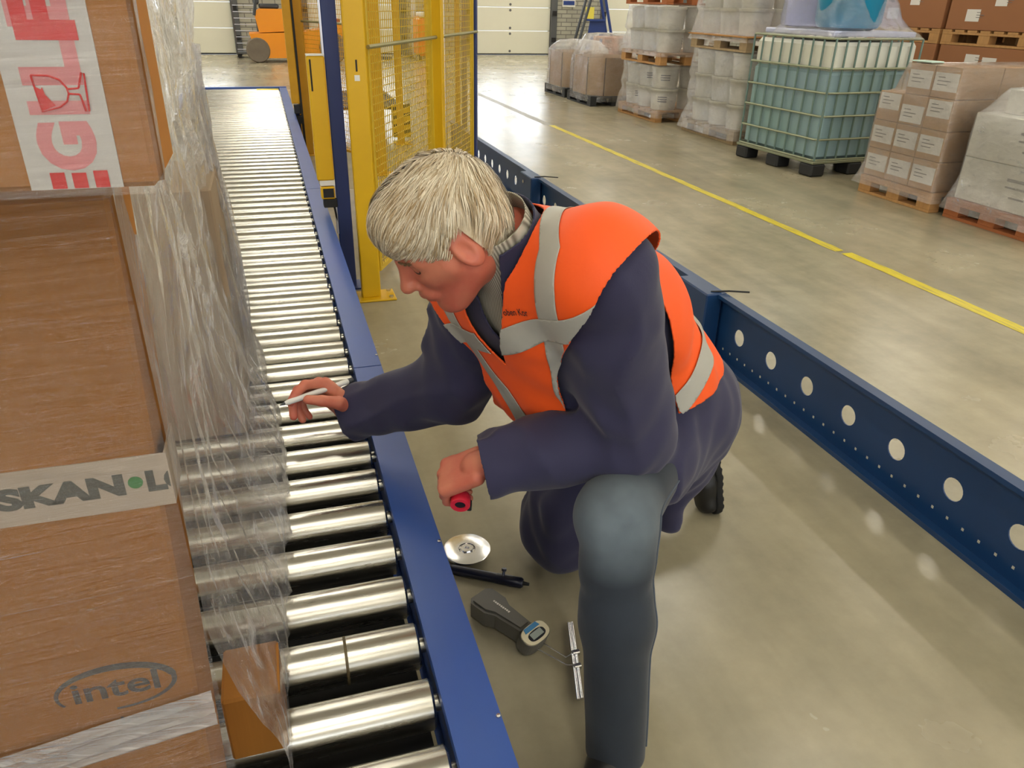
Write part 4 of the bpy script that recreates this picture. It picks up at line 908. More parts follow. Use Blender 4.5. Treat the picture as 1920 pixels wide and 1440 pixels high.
# ================================================================ TOOLS ON THE FLOOR
dk = thing('metal_disc', 'polished round steel disc with a small hub lying on the floor', 'disc', (.392, 1.645, 0))
M_POL = mat('polished_disc', (.78, .79, .82, 1), .22, metal=1.0)
MB().lathe([(.018, .0), (.018, .022), (.064, .022), (.066, .023), (.066, .027), (.064, .028), (.024, .028), (.022, .026), (.018, .026), (.016, .030), (.007, .030), (.006, .026), (0, .026)], 48).build('plate', M_POL, dk, True, 30)
for i in range(6): MB().lathe([(.0, .0283), (.0022, .0283), (.0022, .0292), (0, .0292)], 8, M=Matrix.Translation((.0205 * math.cos(i * PI / 3), .0205 * math.sin(i * PI / 3), 0))).build('hub_screw', M_DARK, dk)
a, b_ = Vector((.335, 1.585, .015)), Vector((.520, 1.472, .015)); dr_ = (b_ - a).normalized()
pu = thing('pump_tube', 'slim black metal tube tool with side knob next to the steel disc', 'tool', (a.x, a.y, 0)); L0 = lambda p: tuple(p - Vector((a.x, a.y, 0)))
M_TUBE = mat('black_anodised', srgb(26, 28, 44), .28, metal=.3)
MB().tube([L0(a), L0(a + dr_ * .125)], .0135, 16).build('barrel', M_TUBE, pu, True); MB().tube([L0(a + dr_ * .125), L0(a + dr_ * .13), L0(a + dr_ * .195), L0(a + dr_ * .2)], [.0135, .0145, .0145, .011], 16).build('sleeve', M_TUBE, pu, True)
MB().tube([L0(a + dr_ * .2), L0(b_)], [.006, .004], 10).build('tip', M_BLACK, pu, True)
kx = a + dr_ * .145; MB().tube([L0(kx + Vector((0, 0, .012))), L0(kx + Vector((.004, .006, .026)))], .004, 8).build('stem', M_TUBE, pu, True); MB().tube([L0(kx + Vector((.004, .006, .024))), L0(kx + Vector((.005, .008, .030)))], .007, 10).build('knob', M_TUBE, pu, True)
MB().tube([L0(a - dr_ * .012), L0(a)], [.008, .0135], 12).build('end_cap', M_BLACK, pu, True)
# digital pull gauge
ga, gb = Vector((.372, 1.440, 0)), Vector((.492, 1.226, 0)); gd = (gb - ga).normalized(); an = math.atan2(gd.y, gd.x)
gg = thing('digital_gauge', 'grey hand-held digital gauge with pale display ring lying on the floor', 'gauge', (ga.x, ga.y, 0), an)
M_GG = mat('gauge_grey', srgb(98, 96, 90), .5, var=(8, .1)); M_CREAM = mat('gauge_cream', srgb(216, 206, 176), .45); M_LCD = mat('lcd', srgb(150, 158, 152), .25); M_GBL = mat('gauge_blue', srgb(70, 126, 170), .4)
MB().prism([(.0, -.026), (.012, -.038), (.060, -.038), (.085, -.026), (.165, -.020), (.17, 0), (.165, .020), (.085, .026), (.060, .038), (.012, .038), (.0, .026)], .006, .048).build('body', M_GG, gg)
MB().prism([(.006, -.022), (.014, -.030), (.056, -.030), (.08, -.019), (.16, -.013), (.16, .013), (.08, .019), (.056, .030), (.014, .030), (.006, .022)], .048, .053).build('top_cover', M_GG, gg)
def oval(w_, h_, n=28): return [(w_ * math.copysign(abs(math.cos(2 * PI * i / n)) ** .75, math.cos(2 * PI * i / n)), h_ * math.copysign(abs(math.sin(2 * PI * i / n)) ** .75, math.sin(2 * PI * i / n))) for i in range(n)]
Mh = Matrix.Translation((.192, 0, .036)) @ Matrix.Rotation(math.radians(18), 4, 'Y')
hd = MB().prism(oval(.026, .041), -.024, .014, M=Mh).build('display_head', M_GG, gg); MB().prism(oval(.024, .039), .014, .018, M=Mh).build('bezel', M_CREAM, hd)
MB().prism(oval(.0125, .026), .018, .0188, M=Mh @ Matrix.Translation((.005, 0, 0))).build('screen_surround', M_DARK, hd); MB().box((-.004, -.018, .0188), (.012, .018, .0196), M=Mh).build('screen', M_LCD, hd)
MB().prism([(-.022, -.020), (-.010, -.024), (-.010, .024), (-.022, .020)], .018, .0192, M=Mh).build('blue_button', M_GBL, hd)
for k in range(9): MB().box((.050 + k * .0065, .003 - .0005 * (k % 3), .0531), (.0545 + k * .0065, .0075, .0535)).build('print_mark', M_LABW, gg)
for k in range(4):
    ring = [(-.006 - k * .004 + .006 * math.cos(q), -.012 + k * .011 + .0075 * math.sin(q), .012 + .004 * (k % 2)) for q in np.linspace(0, 2 * PI, 12, endpoint=False)]
    MB().tube(ring, .0016, 6, closed=True).build('chain_link', M_STEEL2, gg, True)
gi = Matrix.Rotation(-an, 4, 'Z')
def gl_(x, y, z): return tuple(gi @ (Vector((x, y, z)) - Vector((ga.x, ga.y, 0))))
h0 = gi @ (Vector((.500, 1.206, 0)) - Vector((ga.x, ga.y, 0)))
MB().tube([(.206, .014, .018), gl_(.528, 1.212, .012), gl_(.558, 1.222, .014)], .0016, 6).build('pull_wire', M_STEEL2, gg, True); MB().tube([(.206, -.010, .018), gl_(.522, 1.192, .010), gl_(.545, 1.182, .012)], .0016, 6).build('pull_wire', M_STEEL2, gg, True)
rd_ = thing('pull_bar', 'bright twin steel pull bar lying between the gauge and the boot', 'bar', (.550, 1.20, 0))
for s in (-.004, .004): MB().cyl((.028 + s, .115, .010), (-.034 + s * 1.2, -.110, .010), .0045, 10).build('rod', M_POL, rd_, True)
for y in (.02, -.02): MB().box((-.010 + y * .28, y - .006, .003), (.010 + y * .28, y + .006, .017), .002).build('clamp', M_STEEL2, rd_)
# ================================================================ PERSON: distance-field modelling kit
def A3(*p): return np.array(p, dtype=np.float64)
def nrm(v): v = np.asarray(v, float); return v / np.linalg.norm(v)
def s_cap(p, a, b, ra, rb):
    ab = b - a; t = np.clip((p - a) @ ab / (ab @ ab), 0, 1); return np.linalg.norm(p - a - t[:, None] * ab, axis=1) - (ra + (rb - ra) * t)
def s_ecap(p, a, b, side, ra, rb):
    """capsule with an oval section: ra, rb = (half width along side, half depth) at both ends"""
    ab = b - a; L = np.linalg.norm(ab); w = ab / L; side = nrm(side - (side @ w) * w); dep = np.cross(w, side)
    q = p - a; h = q @ w; t = np.clip(h / L, 0, 1); ex = h - t * L; u = q @ side; v = q @ dep
    rs = ra[0] + (rb[0] - ra[0]) * t; rd = ra[1] + (rb[1] - ra[1]) * t; rm = np.minimum(rs, rd)
    k0 = np.sqrt((u / rs) ** 2 + (v / rd) ** 2 + (ex / rm) ** 2); k1 = np.sqrt((u / rs ** 2) ** 2 + (v / rd ** 2) ** 2 + (ex / rm ** 2) ** 2) + 1e-9
    return k0 * (k0 - 1) / k1
def s_ell(p, c, Rm, r):
    q = (p - c) @ Rm.T; r = np.asarray(r); k0 = np.linalg.norm(q / r, axis=1); k1 = np.linalg.norm(q / r ** 2, axis=1) + 1e-9
    return k0 * (k0 - 1) / k1
def s_box(p, c, Rm, h, rd):
    q = np.abs((p - c) @ Rm.T) - (np.asarray(h) - rd); return np.linalg.norm(np.maximum(q, 0), axis=1) + np.minimum(q.max(1), 0) - rd
def smin(a, b, k):
    h = np.maximum(k - np.abs(a - b), 0) / k; return np.minimum(a, b) - h * h * k * 0.25
def smax(a, b, k): return -smin(-a, -b, k)
def frame(x, z=None, y=None):
    """rows: x (forward), y (left), z (up)"""
    x = nrm(x)
    if z is not None: z = np.asarray(z, float); z = nrm(z - (z @ x) * x); y = np.cross(z, x)
    else: y = np.asarray(y, float); y = nrm(y - (y @ x) * x); z = np.cross(x, y)
    return np.array([x, y, z])
def surf(f, lo, hi, h, B=16):
    """sparse surface nets of f<0"""
    lo = np.asarray(lo, float); hi = np.asarray(hi, float); nb = np.ceil((hi - lo) / (h * B)).astype(int)
    g = np.stack(np.meshgrid(*[np.arange(n) for n in nb], indexing='ij'), -1).reshape(-1, 3)
    d = f(lo + (g + 0.5) * B * h); g = g[np.abs(d) < B * h * 0.5 * 1.7321 * 1.35 + 0.01]
    n = B + 1; loc = np.stack(np.meshgrid(*[np.arange(n)] * 3, indexing='ij'), -1).reshape(-1, 3)
    NN = (nb * B + 2).astype(np.int64); key = lambda c: (c[:, 0].astype(np.int64) * NN[1] + c[:, 1]) * NN[2] + c[:, 2]
    CK = []; CV = []; Q = []
    corners = np.array([(a, b, c) for a in (0, 1) for b in (0, 1) for c in (0, 1)])
    edges = [(i, j) for i in range(8) for j in range(i + 1, 8) if np.abs(corners[i] - corners[j]).sum() == 1]
    for s in range(0, len(g), 24):
        gb = g[s:s + 24]; P = (gb[:, None, :] * B + loc[None]).reshape(-1, 3)
        D = f(lo + P * h).reshape(len(gb), n, n, n)
        for bi in range(len(gb)):
            d = D[bi]; base = gb[bi] * B
            cs = np.stack([d[a:a + B, b:b + B, c:c + B] for a, b, c in corners], -1)
            ng = (cs < 0).sum(-1); ci = np.argwhere((ng > 0) & (ng < 8))
            if not len(ci): continue
            v = cs[ci[:, 0], ci[:, 1], ci[:, 2]]; acc = np.zeros((len(ci), 3)); cnt = np.zeros(len(ci))
            for (i, j) in edges:
                m = (v[:, i] < 0) != (v[:, j] < 0); t = np.where(m, v[:, i] / np.where(m, v[:, i] - v[:, j], 1), 0)
                acc += m[:, None] * (corners[i] + t[:, None] * (corners[j] - corners[i])); cnt += m
            CK.append(key(ci + base)); CV.append(lo + (ci + base + acc / cnt[:, None]) * h)
            for ax in range(3):
                o = [0, 0, 0]; o[ax] = 1; a0 = d[:B, :B, :B]; a1 = d[o[0]:o[0] + B, o[1]:o[1] + B, o[2]:o[2] + B]
                e = np.argwhere((a0 < 0) != (a1 < 0))
                if not len(e): continue
                flip = a0[e[:, 0], e[:, 1], e[:, 2]] < 0; e = e + base; u, w_ = [(1, 2), (2, 0), (0, 1)][ax]
                def sh(du, dw): c = e.copy(); c[:, u] -= du; c[:, w_] -= dw; return key(c)
                q = np.stack([sh(1, 1), sh(0, 1), sh(0, 0), sh(1, 0)], 1); q[~flip] = q[~flip][:, ::-1]; Q.append(q)
    CK = np.concatenate(CK); CV = np.concatenate(CV); Q = np.concatenate(Q)
    K, ix = np.unique(CK, return_index=True); V = CV[ix]; I = np.searchsorted(K, Q); I = np.clip(I, 0, len(K) - 1)
    ok = (K[I] == Q).all(1); return V, I[ok]
def tri(Q): return np.concatenate([Q[:, [0, 1, 2]], Q[:, [0, 2, 3]]]) if Q.shape[1] == 4 else Q
def cut(V, T, s):
    """keep the part of a triangle mesh where s > 0, with clean edges"""
    s = np.where(np.abs(s) < 1e-7, 1e-7, s); inn = s > 0; c = inn[T].sum(1)
    out = [T[c == 3]]; nv = [V]; cnt = len(V); cache = {}
    extra = []
    def ep(i, j):
        nonlocal cnt
        k = (i, j) if i < j else (j, i)
        if k not in cache:
            t = s[k[0]] / (s[k[0]] - s[k[1]]); extra.append(V[k[0]] + t * (V[k[1]] - V[k[0]])); cache[k] = cnt; cnt += 1
        return cache[k]
    new = []
    for t in T[(c == 1) | (c == 2)]:
        f = inn[t]
        if f.sum() == 1:
            a = int(np.argmax(f)); i, j, k = t[a], t[(a + 1) % 3], t[(a + 2) % 3]; new.append((i, ep(i, j), ep(i, k)))
        else:
            a = int(np.argmin(f)); i, j, k = t[a], t[(a + 1) % 3], t[(a + 2) % 3]; p, q = ep(i, j), ep(i, k); new.append((p, j, k)); new.append((p, k, q))
    V2 = np.concatenate([V, np.array(extra)]) if extra else V; T2 = np.concatenate([out[0], np.array(new, dtype=int).reshape(-1, 3)])
    used = np.unique(T2); mp = -np.ones(len(V2), int); mp[used] = np.arange(len(used)); return V2[used], mp[T2]
def vnormals(V, T):
    n = np.cross(V[T[:, 1]] - V[T[:, 0]], V[T[:, 2]] - V[T[:, 0]]); o = np.zeros_like(V)
    for k in range(3): np.add.at(o, T[:, k], n)
    return o / (np.linalg.norm(o, axis=1)[:, None] + 1e-12)
def smooth(V, T, it=2, lam=0.5):
    e = np.concatenate([T[:, [0, 1]], T[:, [1, 2]], T[:, [2, 0]]]); e = np.concatenate([e, e[:, ::-1]])
    deg = np.zeros(len(V)); np.add.at(deg, e[:, 0], 1)
    for _ in range(it):
        a = np.zeros_like(V); np.add.at(a, e[:, 0], V[e[:, 1]]); V = V + lam * (a / np.maximum(deg, 1)[:, None] - V)
    return V
def np_obj(name, V, F, m, parent=None, thick=0.0, off=-1.0):
    me = bpy.data.meshes.new(name); loc = np.zeros(3); pp = parent
    while pp is not None: loc = loc + np.array(pp.location); pp = pp.parent
    V = np.asarray(V) - loc; me.vertices.add(len(V)); me.vertices.foreach_set('co', V.astype(np.float32).ravel())
    k = F.shape[1]; me.loops.add(F.size); me.loops.foreach_set('vertex_index', F.astype(np.int32).ravel()); me.polygons.add(len(F))
    me.polygons.foreach_set('loop_start', np.arange(0, F.size, k, dtype=np.int32)); me.polygons.foreach_set('loop_total', np.full(len(F), k, dtype=np.int32))
    me.polygons.foreach_set('use_smooth', np.ones(len(F), bool)); me.materials.append(m); me.update(calc_edges=True); me.validate()
    o = link(name, me, parent)
    if thick:
        md = o.modifiers.new('thickness', 'SOLIDIFY'); md.thickness = thick; md.offset = off
    return o
def to_surface(P, f, d0=0.0, it=4):
    e = 1e-3
    for _ in range(it):
        d = f(P) - d0; G = np.stack([(f(P + e * np.eye(3)[i]) - f(P - e * np.eye(3)[i])) / (2 * e) for i in range(3)], 1); G /= (np.linalg.norm(G, axis=1)[:, None] + 1e-9); P = P - d[:, None] * G
    return P, G
# ---------------------------------------------------------------- pose (metres, world)
PEL = A3(.805, 1.405, .56); LSH = A3(.488, 1.085, 1.008); RSH = A3(.362, 1.400, .912); MID = (LSH + RSH) / 2
LEL = A3(.60, 1.145, .66); LWR = A3(.322, 1.195, .603); REL = A3(.325, 1.475, .635); RWR = A3(.110, 1.60, .526)
LHI = A3(.775, 1.32, .55); LKN = A3(.54, 1.05, .54); LAN = A3(.515, .905, .10)
RHI = A3(.83, 1.50, .55); RKN = A3(.65, 1.57, .085); RAN = A3(1.095, 1.67, .17)
HC = A3(0.259, 1.206, 1.056)                                     # centre of the skull
HF = frame(A3(-.80, .02, -.60), z=A3(-.35, -.12, .9))           # head axes: forward, left, up
UP = nrm(MID - PEL); SD = nrm((LSH - RSH) - ((LSH - RSH) @ UP) * UP); FR = np.cross(SD, UP)
CH = MID + A3(-.020, -.008, -.010); NB = A3(.375, 1.225, 1.005)
#                               # base of the neck
# ---------------------------------------------------------------- hands
def hand_sdf(W, fwd, back, side_sign, curls, thumb, spread=0.012, sc=1.0, splay=0.0):
    """W wrist, fwd towards the knuckles, back = normal of the back of the hand; thumb lies on side_sign*y"""
    Fm = frame(fwd, z=back); pr = []
    X, Yv, Z = Fm
    pc = W + X * 0.052 * sc; pr.append(('box', pc, Fm, A3(.05, .040, .0155) * sc, 0.0145 * sc))
    pr.append(('cap', W - X * 0.012 * sc, W + X * 0.02 * sc, .027 * sc, .027 * sc))
    ln = [(.043, .026, .021), (.047, .030, .023), (.044, .028, .022), (.035, .021, .019)]
    tips = []
    for i in range(4):
        yo = (1.5 - i) * 0.0205 * sc * side_sign
        kn = W + X * (0.098 - 0.006 * abs(i - 1.2)) * sc + Yv * yo + Z * 0.002
        d = nrm(X + Yv * side_sign * (1.5 - i) * splay); a = kn - X * 0.02; rad = [.0102, .0105, .0098, .0086][i] * sc
        pr.append(('cap', a, kn, rad * 1.12, rad * 1.12)); p = kn; ang = 0
        for j in range(3):
            ang += curls[i][j]; dd = d * math.cos(ang) - Z * math.sin(ang); q = p + dd * ln[i][j] * sc
            pr.append(('cap', p, q, rad * (1 - .08 * j), rad * (1 - .08 * (j + 1)))); p = q
        tips.append((p, dd))
    b0 = W + X * 0.022 * sc + Yv * side_sign * 0.026 * sc - Z * 0.006; p = b0
    for (dx, dy, dz, l, r0, r1) in thumb:
        q = p + nrm(X * dx + Yv * side_sign * dy + Z * dz) * l * sc; pr.append(('cap', p, q, r0 * sc, r1 * sc)); p = q
    tips.append((p, nrm(q - b0)))
    def f(P):
        d = None
        for e in pr:
            if e[0] == 'box': v = s_box(P, e[1], e[2], e[3], e[4])
            else: v = s_cap(P, e[1], e[2], e[3], e[4])
            d = v if d is None else smin(d, v, 0.0035)
        return d
    return f, Fm, tips
lh_f = nrm(A3(-.66, .45, -.52)); lh_b = A3(-.35, -.25, .8)
LHAND, LFm, LTIP = hand_sdf(LWR, lh_f, lh_b, -1, [(.8, 1.1, .6), (.85, 1.15, .6), (.9, 1.2, .6), (.95, 1.2, .6)], [(.55, .5, -.5, .042, .0155, .0135), (.7, -.1, -.75, .032, .0125, .011), (.5, -.5, -.7, .026, .0105, .009)], sc=1.08)
rh_f = nrm(A3(-.66, .12, .68)); rh_b = A3(.45, .62, .62)
RHAND, RFm, RTIP = hand_sdf(RWR, rh_f, rh_b, 1, [(.75, .65, .25), (1.0, .85, .4), (1.15, 1.0, .5), (1.3, 1.05, .5)], [(.75, .55, -.4, .042, .0155, .0135), (.9, .05, -.55, .034, .0125, .011), (.85, -.25, -.5, .026, .0105, .009)], splay=0.05, sc=1.15)
# ---------------------------------------------------------------- head
def HL(x, y, z): x, y, z = x * .945, y * .945, z * .945; return HC + x * HF[0] + y * HF[1] + z * HF[2]
I3 = np.eye(3)
HS = .945
def head_sdf(P):
    q = (P - HC) @ HF.T / HS; qs = q.copy(); qs[:, 1] = np.abs(qs[:, 1])        # face is mirrored left / right
    E = lambda c, r: s_ell(q, A3(*c), I3, r); ES = lambda c, r: s_ell(qs, A3(*c), I3, r); CS = lambda a, b, ra, rb: s_cap(qs, A3(*a), A3(*b), ra, rb)
    d = E((-.012, 0, .035), (.098, .077, .092))                             # skull
    d = smin(d, E((.022, 0, -.025), (.070, .064, .088)), .04)               # face mass
    d = smin(d, s_cap(q, A3(.052, 0, -.092), A3(.074, 0, -.108), .026, .020), .04)     # chin
    d = smin(d, CS((.0, .050, -.055), (.058, .022, -.103), .020, .018), .035)    # jaw
    d = smin(d, CS((.058, .036, -.022), (.030, .060, -.018), .018, .014), .03)   # cheekbone
    d = smin(d, CS((.082, .0, .022), (.066, .044, .022), .012, .010), .025)      # brow
    d = smax(d, -ES((.094, .031, .002), (.020, .019, .013)), .016)               # eye socket
    d = smin(d, ES((.069, .031, .000), (.0155, .0155, .0125)), .004)             # eyeball under closed-down lid
    d = smin(d, CS((.070, .018, .008), (.078, .031, .0095), .006, .0055), .006); d = smin(d, CS((.078, .031, .0095), (.066, .046, .004), .0055, .005), .006)   # upper lid
    d = smin(d, s_cap(q, A3(.088, 0, .016), A3(.112, 0, -.030), .0095, .0125), .014)   # nose bridge
    d = smin(d, E((.113, 0, -.034), (.0145, .0135, .0115)), .008)                       # nose tip
    d = smin(d, CS((.096, .012, -.037), (.098, .013, -.038), .0085, .0085), .008)       # nostril wings
    d = smin(d, E((.086, 0, -.062), (.020, .034, .016)), .014)                          # muzzle
    d = smin(d, s_cap(q, A3(.100, 0, -.066), A3(.088, 0.0, -.066), .006, .01), .012)
    d = smin(d, CS((.101, .0, -.064), (.089, .022, -.068), .0055, .004), .006)          # upper lip
    d = smin(d, CS((.098, .0, -.079), (.088, .018, -.077), .0065, .005), .006)          # lower lip
    d = smax(d, -CS((.104, .0, -.0715), (.090, .024, -.0725), .0022, .0018), .004)      # mouth line
    # ears
    ec = A3(-.010, .079, -.008); e = s_ell(qs, ec, frame(A3(1, .35, -.18), z=A3(.25, -.12, 1)), (.022, .010, .037)); e = smax(e, -s_ell(qs, ec + A3(.002, .010, .004), frame(A3(1, .35, -.18), z=A3(.25, -.12, 1)), (.011, .008, .021)), .006)
    d = smin(d, e, .008)
    return d * HS
NK0 = HL(-.035, 0, -.055); 
def near(P, c, r, f):
    # evaluate a costly field only close to its part
    e = np.linalg.norm(P - c, axis=1) - r; o = e + .02; m = e < .03
    if m.any(): o[m] = f(P[m])
    return o
def skin_sdf(P):
    d = near(P, HC, .18, head_sdf)
    d = smin(d, s_cap(P, NK0, NB - 0.02 * FR, .058, .066), .03)
    d = smin(d, s_ecap(P, PEL, MID - .05 * UP, SD, (.13, .09), (.15, .09)), .04)
    for a, b, ra, rb in ((MID - .02 * UP, LSH, .06, .05), (MID - .02 * UP, RSH, .06, .05), (LSH, LEL, .045, .035), (LEL, LWR, .036, .027), (RSH, REL, .045, .035), (REL, RWR, .036, .027), (PEL, LHI, .1, .08), (LHI, LKN, .07, .045), (LKN, LAN, .045, .035), (PEL, RHI, .1, .08), (RHI, RKN, .07, .045), (RKN, RAN, .045, .035)):
        d = smin(d, s_cap(P, a, b, ra, rb), .02)
    d = smin(d, smin(near(P, LWR + .06 * lh_f, .17, LHAND), near(P, RWR + .06 * rh_f, .19, RHAND), .004), .004)
    return d
def skin_mat():
    m, nt, b = newmat('skin')
    tc = N(nt, 'ShaderNodeTexCoord'); n1 = N(nt, 'ShaderNodeTexNoise', ins={'Scale': 14.0, 'Detail': 4.0}); nt.links.new(tc.outputs['Object'], n1.inputs['Vector'])
    mx = N(nt, 'ShaderNodeMix', data_type='RGBA'); mx.inputs['A'].default_value = srgb(206, 128, 100); mx.inputs['B'].default_value = srgb(196, 102, 82)
    ra = N(nt, 'ShaderNodeMapRange', ins={'From Min': 0.35, 'From Max': 0.65}); nt.links.new(n1.outputs[0], ra.inputs['Value']); nt.links.new(ra.outputs[0], mx.inputs['Factor']); nt.links.new(mx.outputs['Result'], b.inputs['Base Color'])
    b.inputs['Roughness'].default_value = 0.5; b.inputs['Subsurface Weight'].default_value = 0.15; b.inputs['Subsurface Radius'].default_value = (0.012, 0.005, 0.003); b.inputs['Subsurface Scale'].default_value = 0.5
    n2 = N(nt, 'ShaderNodeTexNoise', ins={'Scale': 160.0, 'Detail': 3.0}); nt.links.new(tc.outputs['Object'], n2.inputs['Vector']); bp = N(nt, 'ShaderNodeBump', ins={'Strength': 0.12, 'Distance': 0.003}); nt.links.new(n2.outputs[0], bp.inputs['Height']); nt.links.new(bp.outputs[0], b.inputs['Normal'])
    return m
M_SKIN = skin_mat()
person = thing('person', 'man with grey-blond hair in orange hi-vis vest and navy work coat kneeling at the conveyor', 'person', (0.75, 1.35, 0))
# body: finer cells round head and hands are not needed, one grid keeps it a single skin
V, Qd = surf(skin_sdf, (-.08, .78, -.02), (1.2, 1.75, 1.26), 0.0032)
np_obj('body', V, Qd, M_SKIN, person)
print('body', len(V))
# ---------------------------------------------------------------- coat
def fold(P, a, b, lam, amp, seed, tilt=0.0, side=None):
    """ring-like creases along a limb from a to b"""
    ab = b - a; L = np.linalg.norm(ab); w = ab / L; q = P - a; h = q @ w
    n = vnoise(P * 9.0, seed); side = A3(.3, .5, .8) if side is None else side
    return amp * np.sin(2 * PI * (h / lam + tilt * (q @ side) / lam + 0.55 * n)) * (0.55 + 0.45 * vnoise(P * 6, seed + 3))
SP1 = PEL + .30 * (MID - PEL) + .0 * FR; SP2 = PEL + .68 * (MID - PEL) - .03 * FR
HANG = A3(.505, 1.325, .675)
NA = nrm(A3(-.52, -.30, .80))
def torso_sdf(P, g=0.0):
    d = s_ecap(P, PEL + .02 * UP, SP1, SD, (.185 + g, .155 + g), (.170 + g, .135 + g))
    d = smin(d, s_ecap(P, SP1, SP2, SD, (.168 + g, .132 + g), (.180 + g, .128 + g)), .05)
    d = smin(d, s_ecap(P, SP2, CH - .03 * UP - .02 * FR, SD, (.180 + g, .135 + g), (.160 + g, .110 + g)), .05)
    d = smin(d, s_ecap(P, CH + .03 * FR - .05 * UP, HANG, SD, (.150 + g, .080 + g), (.165 + g, .080 + g)), .06)
    for S in (LSH, RSH): d = smin(d, s_cap(P, CH - .005 * UP - .02 * FR, S - .005 * UP, .080 + g, .072 + g), .04)
    d = smin(d, s_cap(P, CH - .02 * FR, NB, .088 + g, .068 + g), .035)
    return d
def fold2(P, a, b, amp, seed, k=20.0, kl=5.0):
    # loose pleats running along a limb
    w = nrm(b - a); Fm = frame(w, z=A3(.3, .2, 1)); q = (P - a) @ Fm.T
    n = vnoise(q * np.array([kl, k, k]) + vnoise(P * 5, seed + 2)[:, None] * .8, seed); return amp * (np.abs(n) * 2.2 - .7)
def sleeve_l(P):
    d = s_cap(P, LSH, LEL, .086, .084); d = smin(d, s_cap(P, LEL, LWR + .0 * nrm(LEL - LWR), .080, .063), .03)
    return d + fold2(P, LSH, LEL, .009, 13, 15, 4) + fold(P, LSH, LEL, .085, .005, 3, .5) * np.clip((np.linalg.norm(P - LSH, axis=1) - .05) / .1, 0, 1)
def sleeve_r(P):
    d = s_cap(P, RSH, REL, .082, .078); d = smin(d, s_cap(P, REL, RWR + .0 * nrm(REL - RWR), .076, .064), .03)
    return d + fold2(P, REL, RWR, .008, 14, 15, 5) + fold(P, RSH, RWR, .07, .006, 8, .4)
def skirt(P):
    d = s_ecap(P, PEL, PEL + A3(.0, .0, -.10), SD, (.185, .15), (.165, .125))
    d = smin(d, s_cap(P, RHI, RKN + A3(-.01, 0, .04), .125, .115), .06)                # right thigh under the coat
    d = smin(d, s_box(P, RKN + A3(-.01, -.035, .075), frame(A3(1, .12, .0), z=A3(0, 0, 1)), (.095, .085, .125), .05), .04)
    d = smin(d, s_cap(P, LHI, LHI + .40 * (LKN - LHI), .12, .105), .05)                # left thigh, upper half
    d = smin(d, s_ecap(P, PEL + A3(.0, .02, -.08), A3(.80, 1.38, .26), A3(.2, -1, 0), (.15, .09), (.10, .03)), .05)   # tail behind
    return d + fold2(P, PEL, A3(.8, 1.4, 0), .011, 16, 13, 4) + fold(P, PEL, A3(.8, 1.4, 0), .10, .004, 15, 1.6, A3(.6, .8, 0))
def coat_sdf(P):
    d = torso_sdf(P, .0); d = smin(d, sleeve_l(P), .025); d = smin(d, sleeve_r(P), .025); d = smin(d, skirt(P), .05)
    d = smin(d, s_cap(P, NB - .03 * NA, NB + .10 * NA, .082, .074), .02)
    d = d + 0.0015 * vnoise(P * 28, 5)
    return smax(d, .012 - P[:, 2], .01)
def uvw(P): q = P - CH; return q @ SD, q @ FR, q @ UP
def coat_cut(V):
    u, v, w = uvw(V)
    cl = (LWR - V) @ nrm(LWR - LEL) - (-.004); cr = (RWR - V) @ nrm(RWR - REL) + .008      # open cuffs
    cl = np.where(np.linalg.norm(V - LWR, axis=1) < .12, cl, 1); cr = np.where(np.linalg.norm(V - RWR, axis=1) < .12, cr, 1)
    nk = .074 - (V - NB) @ NA + .0 * u; nk = np.where(np.linalg.norm(V - NB, axis=1) < .24, nk, 1)                  # neck opening
    vv = np.where((v > 0.0), np.abs(u + .005) - .055 * np.clip((w + .03) / .15, 0, 1.3) + np.where(w < -.03, .1, 0), 1)   # open front V
    return np.minimum.reduce([cl, cr, nk, vv])
def cloth(name, col, rough=.8, weave=700, var=(6, .1), sheen=.15, bump=.12):
    m = mat(name, col, rough, var=var, sheen=sheen); nt = m.node_tree; b = nt.nodes['Principled BSDF']
    tc = N(nt, 'ShaderNodeTexCoord'); no = N(nt, 'ShaderNodeTexNoise', ins={'Scale': weave, 'Detail': 2.0}); nt.links.new(tc.outputs['Object'], no.inputs['Vector'])
    bp = N(nt, 'ShaderNodeBump', ins={'Strength': bump, 'Distance': 0.002}); nt.links.new(no.outputs[0], bp.inputs['Height']); nt.links.new(bp.outputs[0], b.inputs['Normal'])
    return m
M_COAT = cloth('navy_coat', srgb(42, 41, 72))
V, Qd = surf(coat_sdf, (.0, .85, -.02), (1.2, 1.8, 1.2), 0.006)
T = tri(Qd); V, T = cut(V, T, coat_cut(V)); V = smooth(V, T, 1)
coat = np_obj('work_coat', V, T, M_COAT, person, .003)
print('coat', len(V))
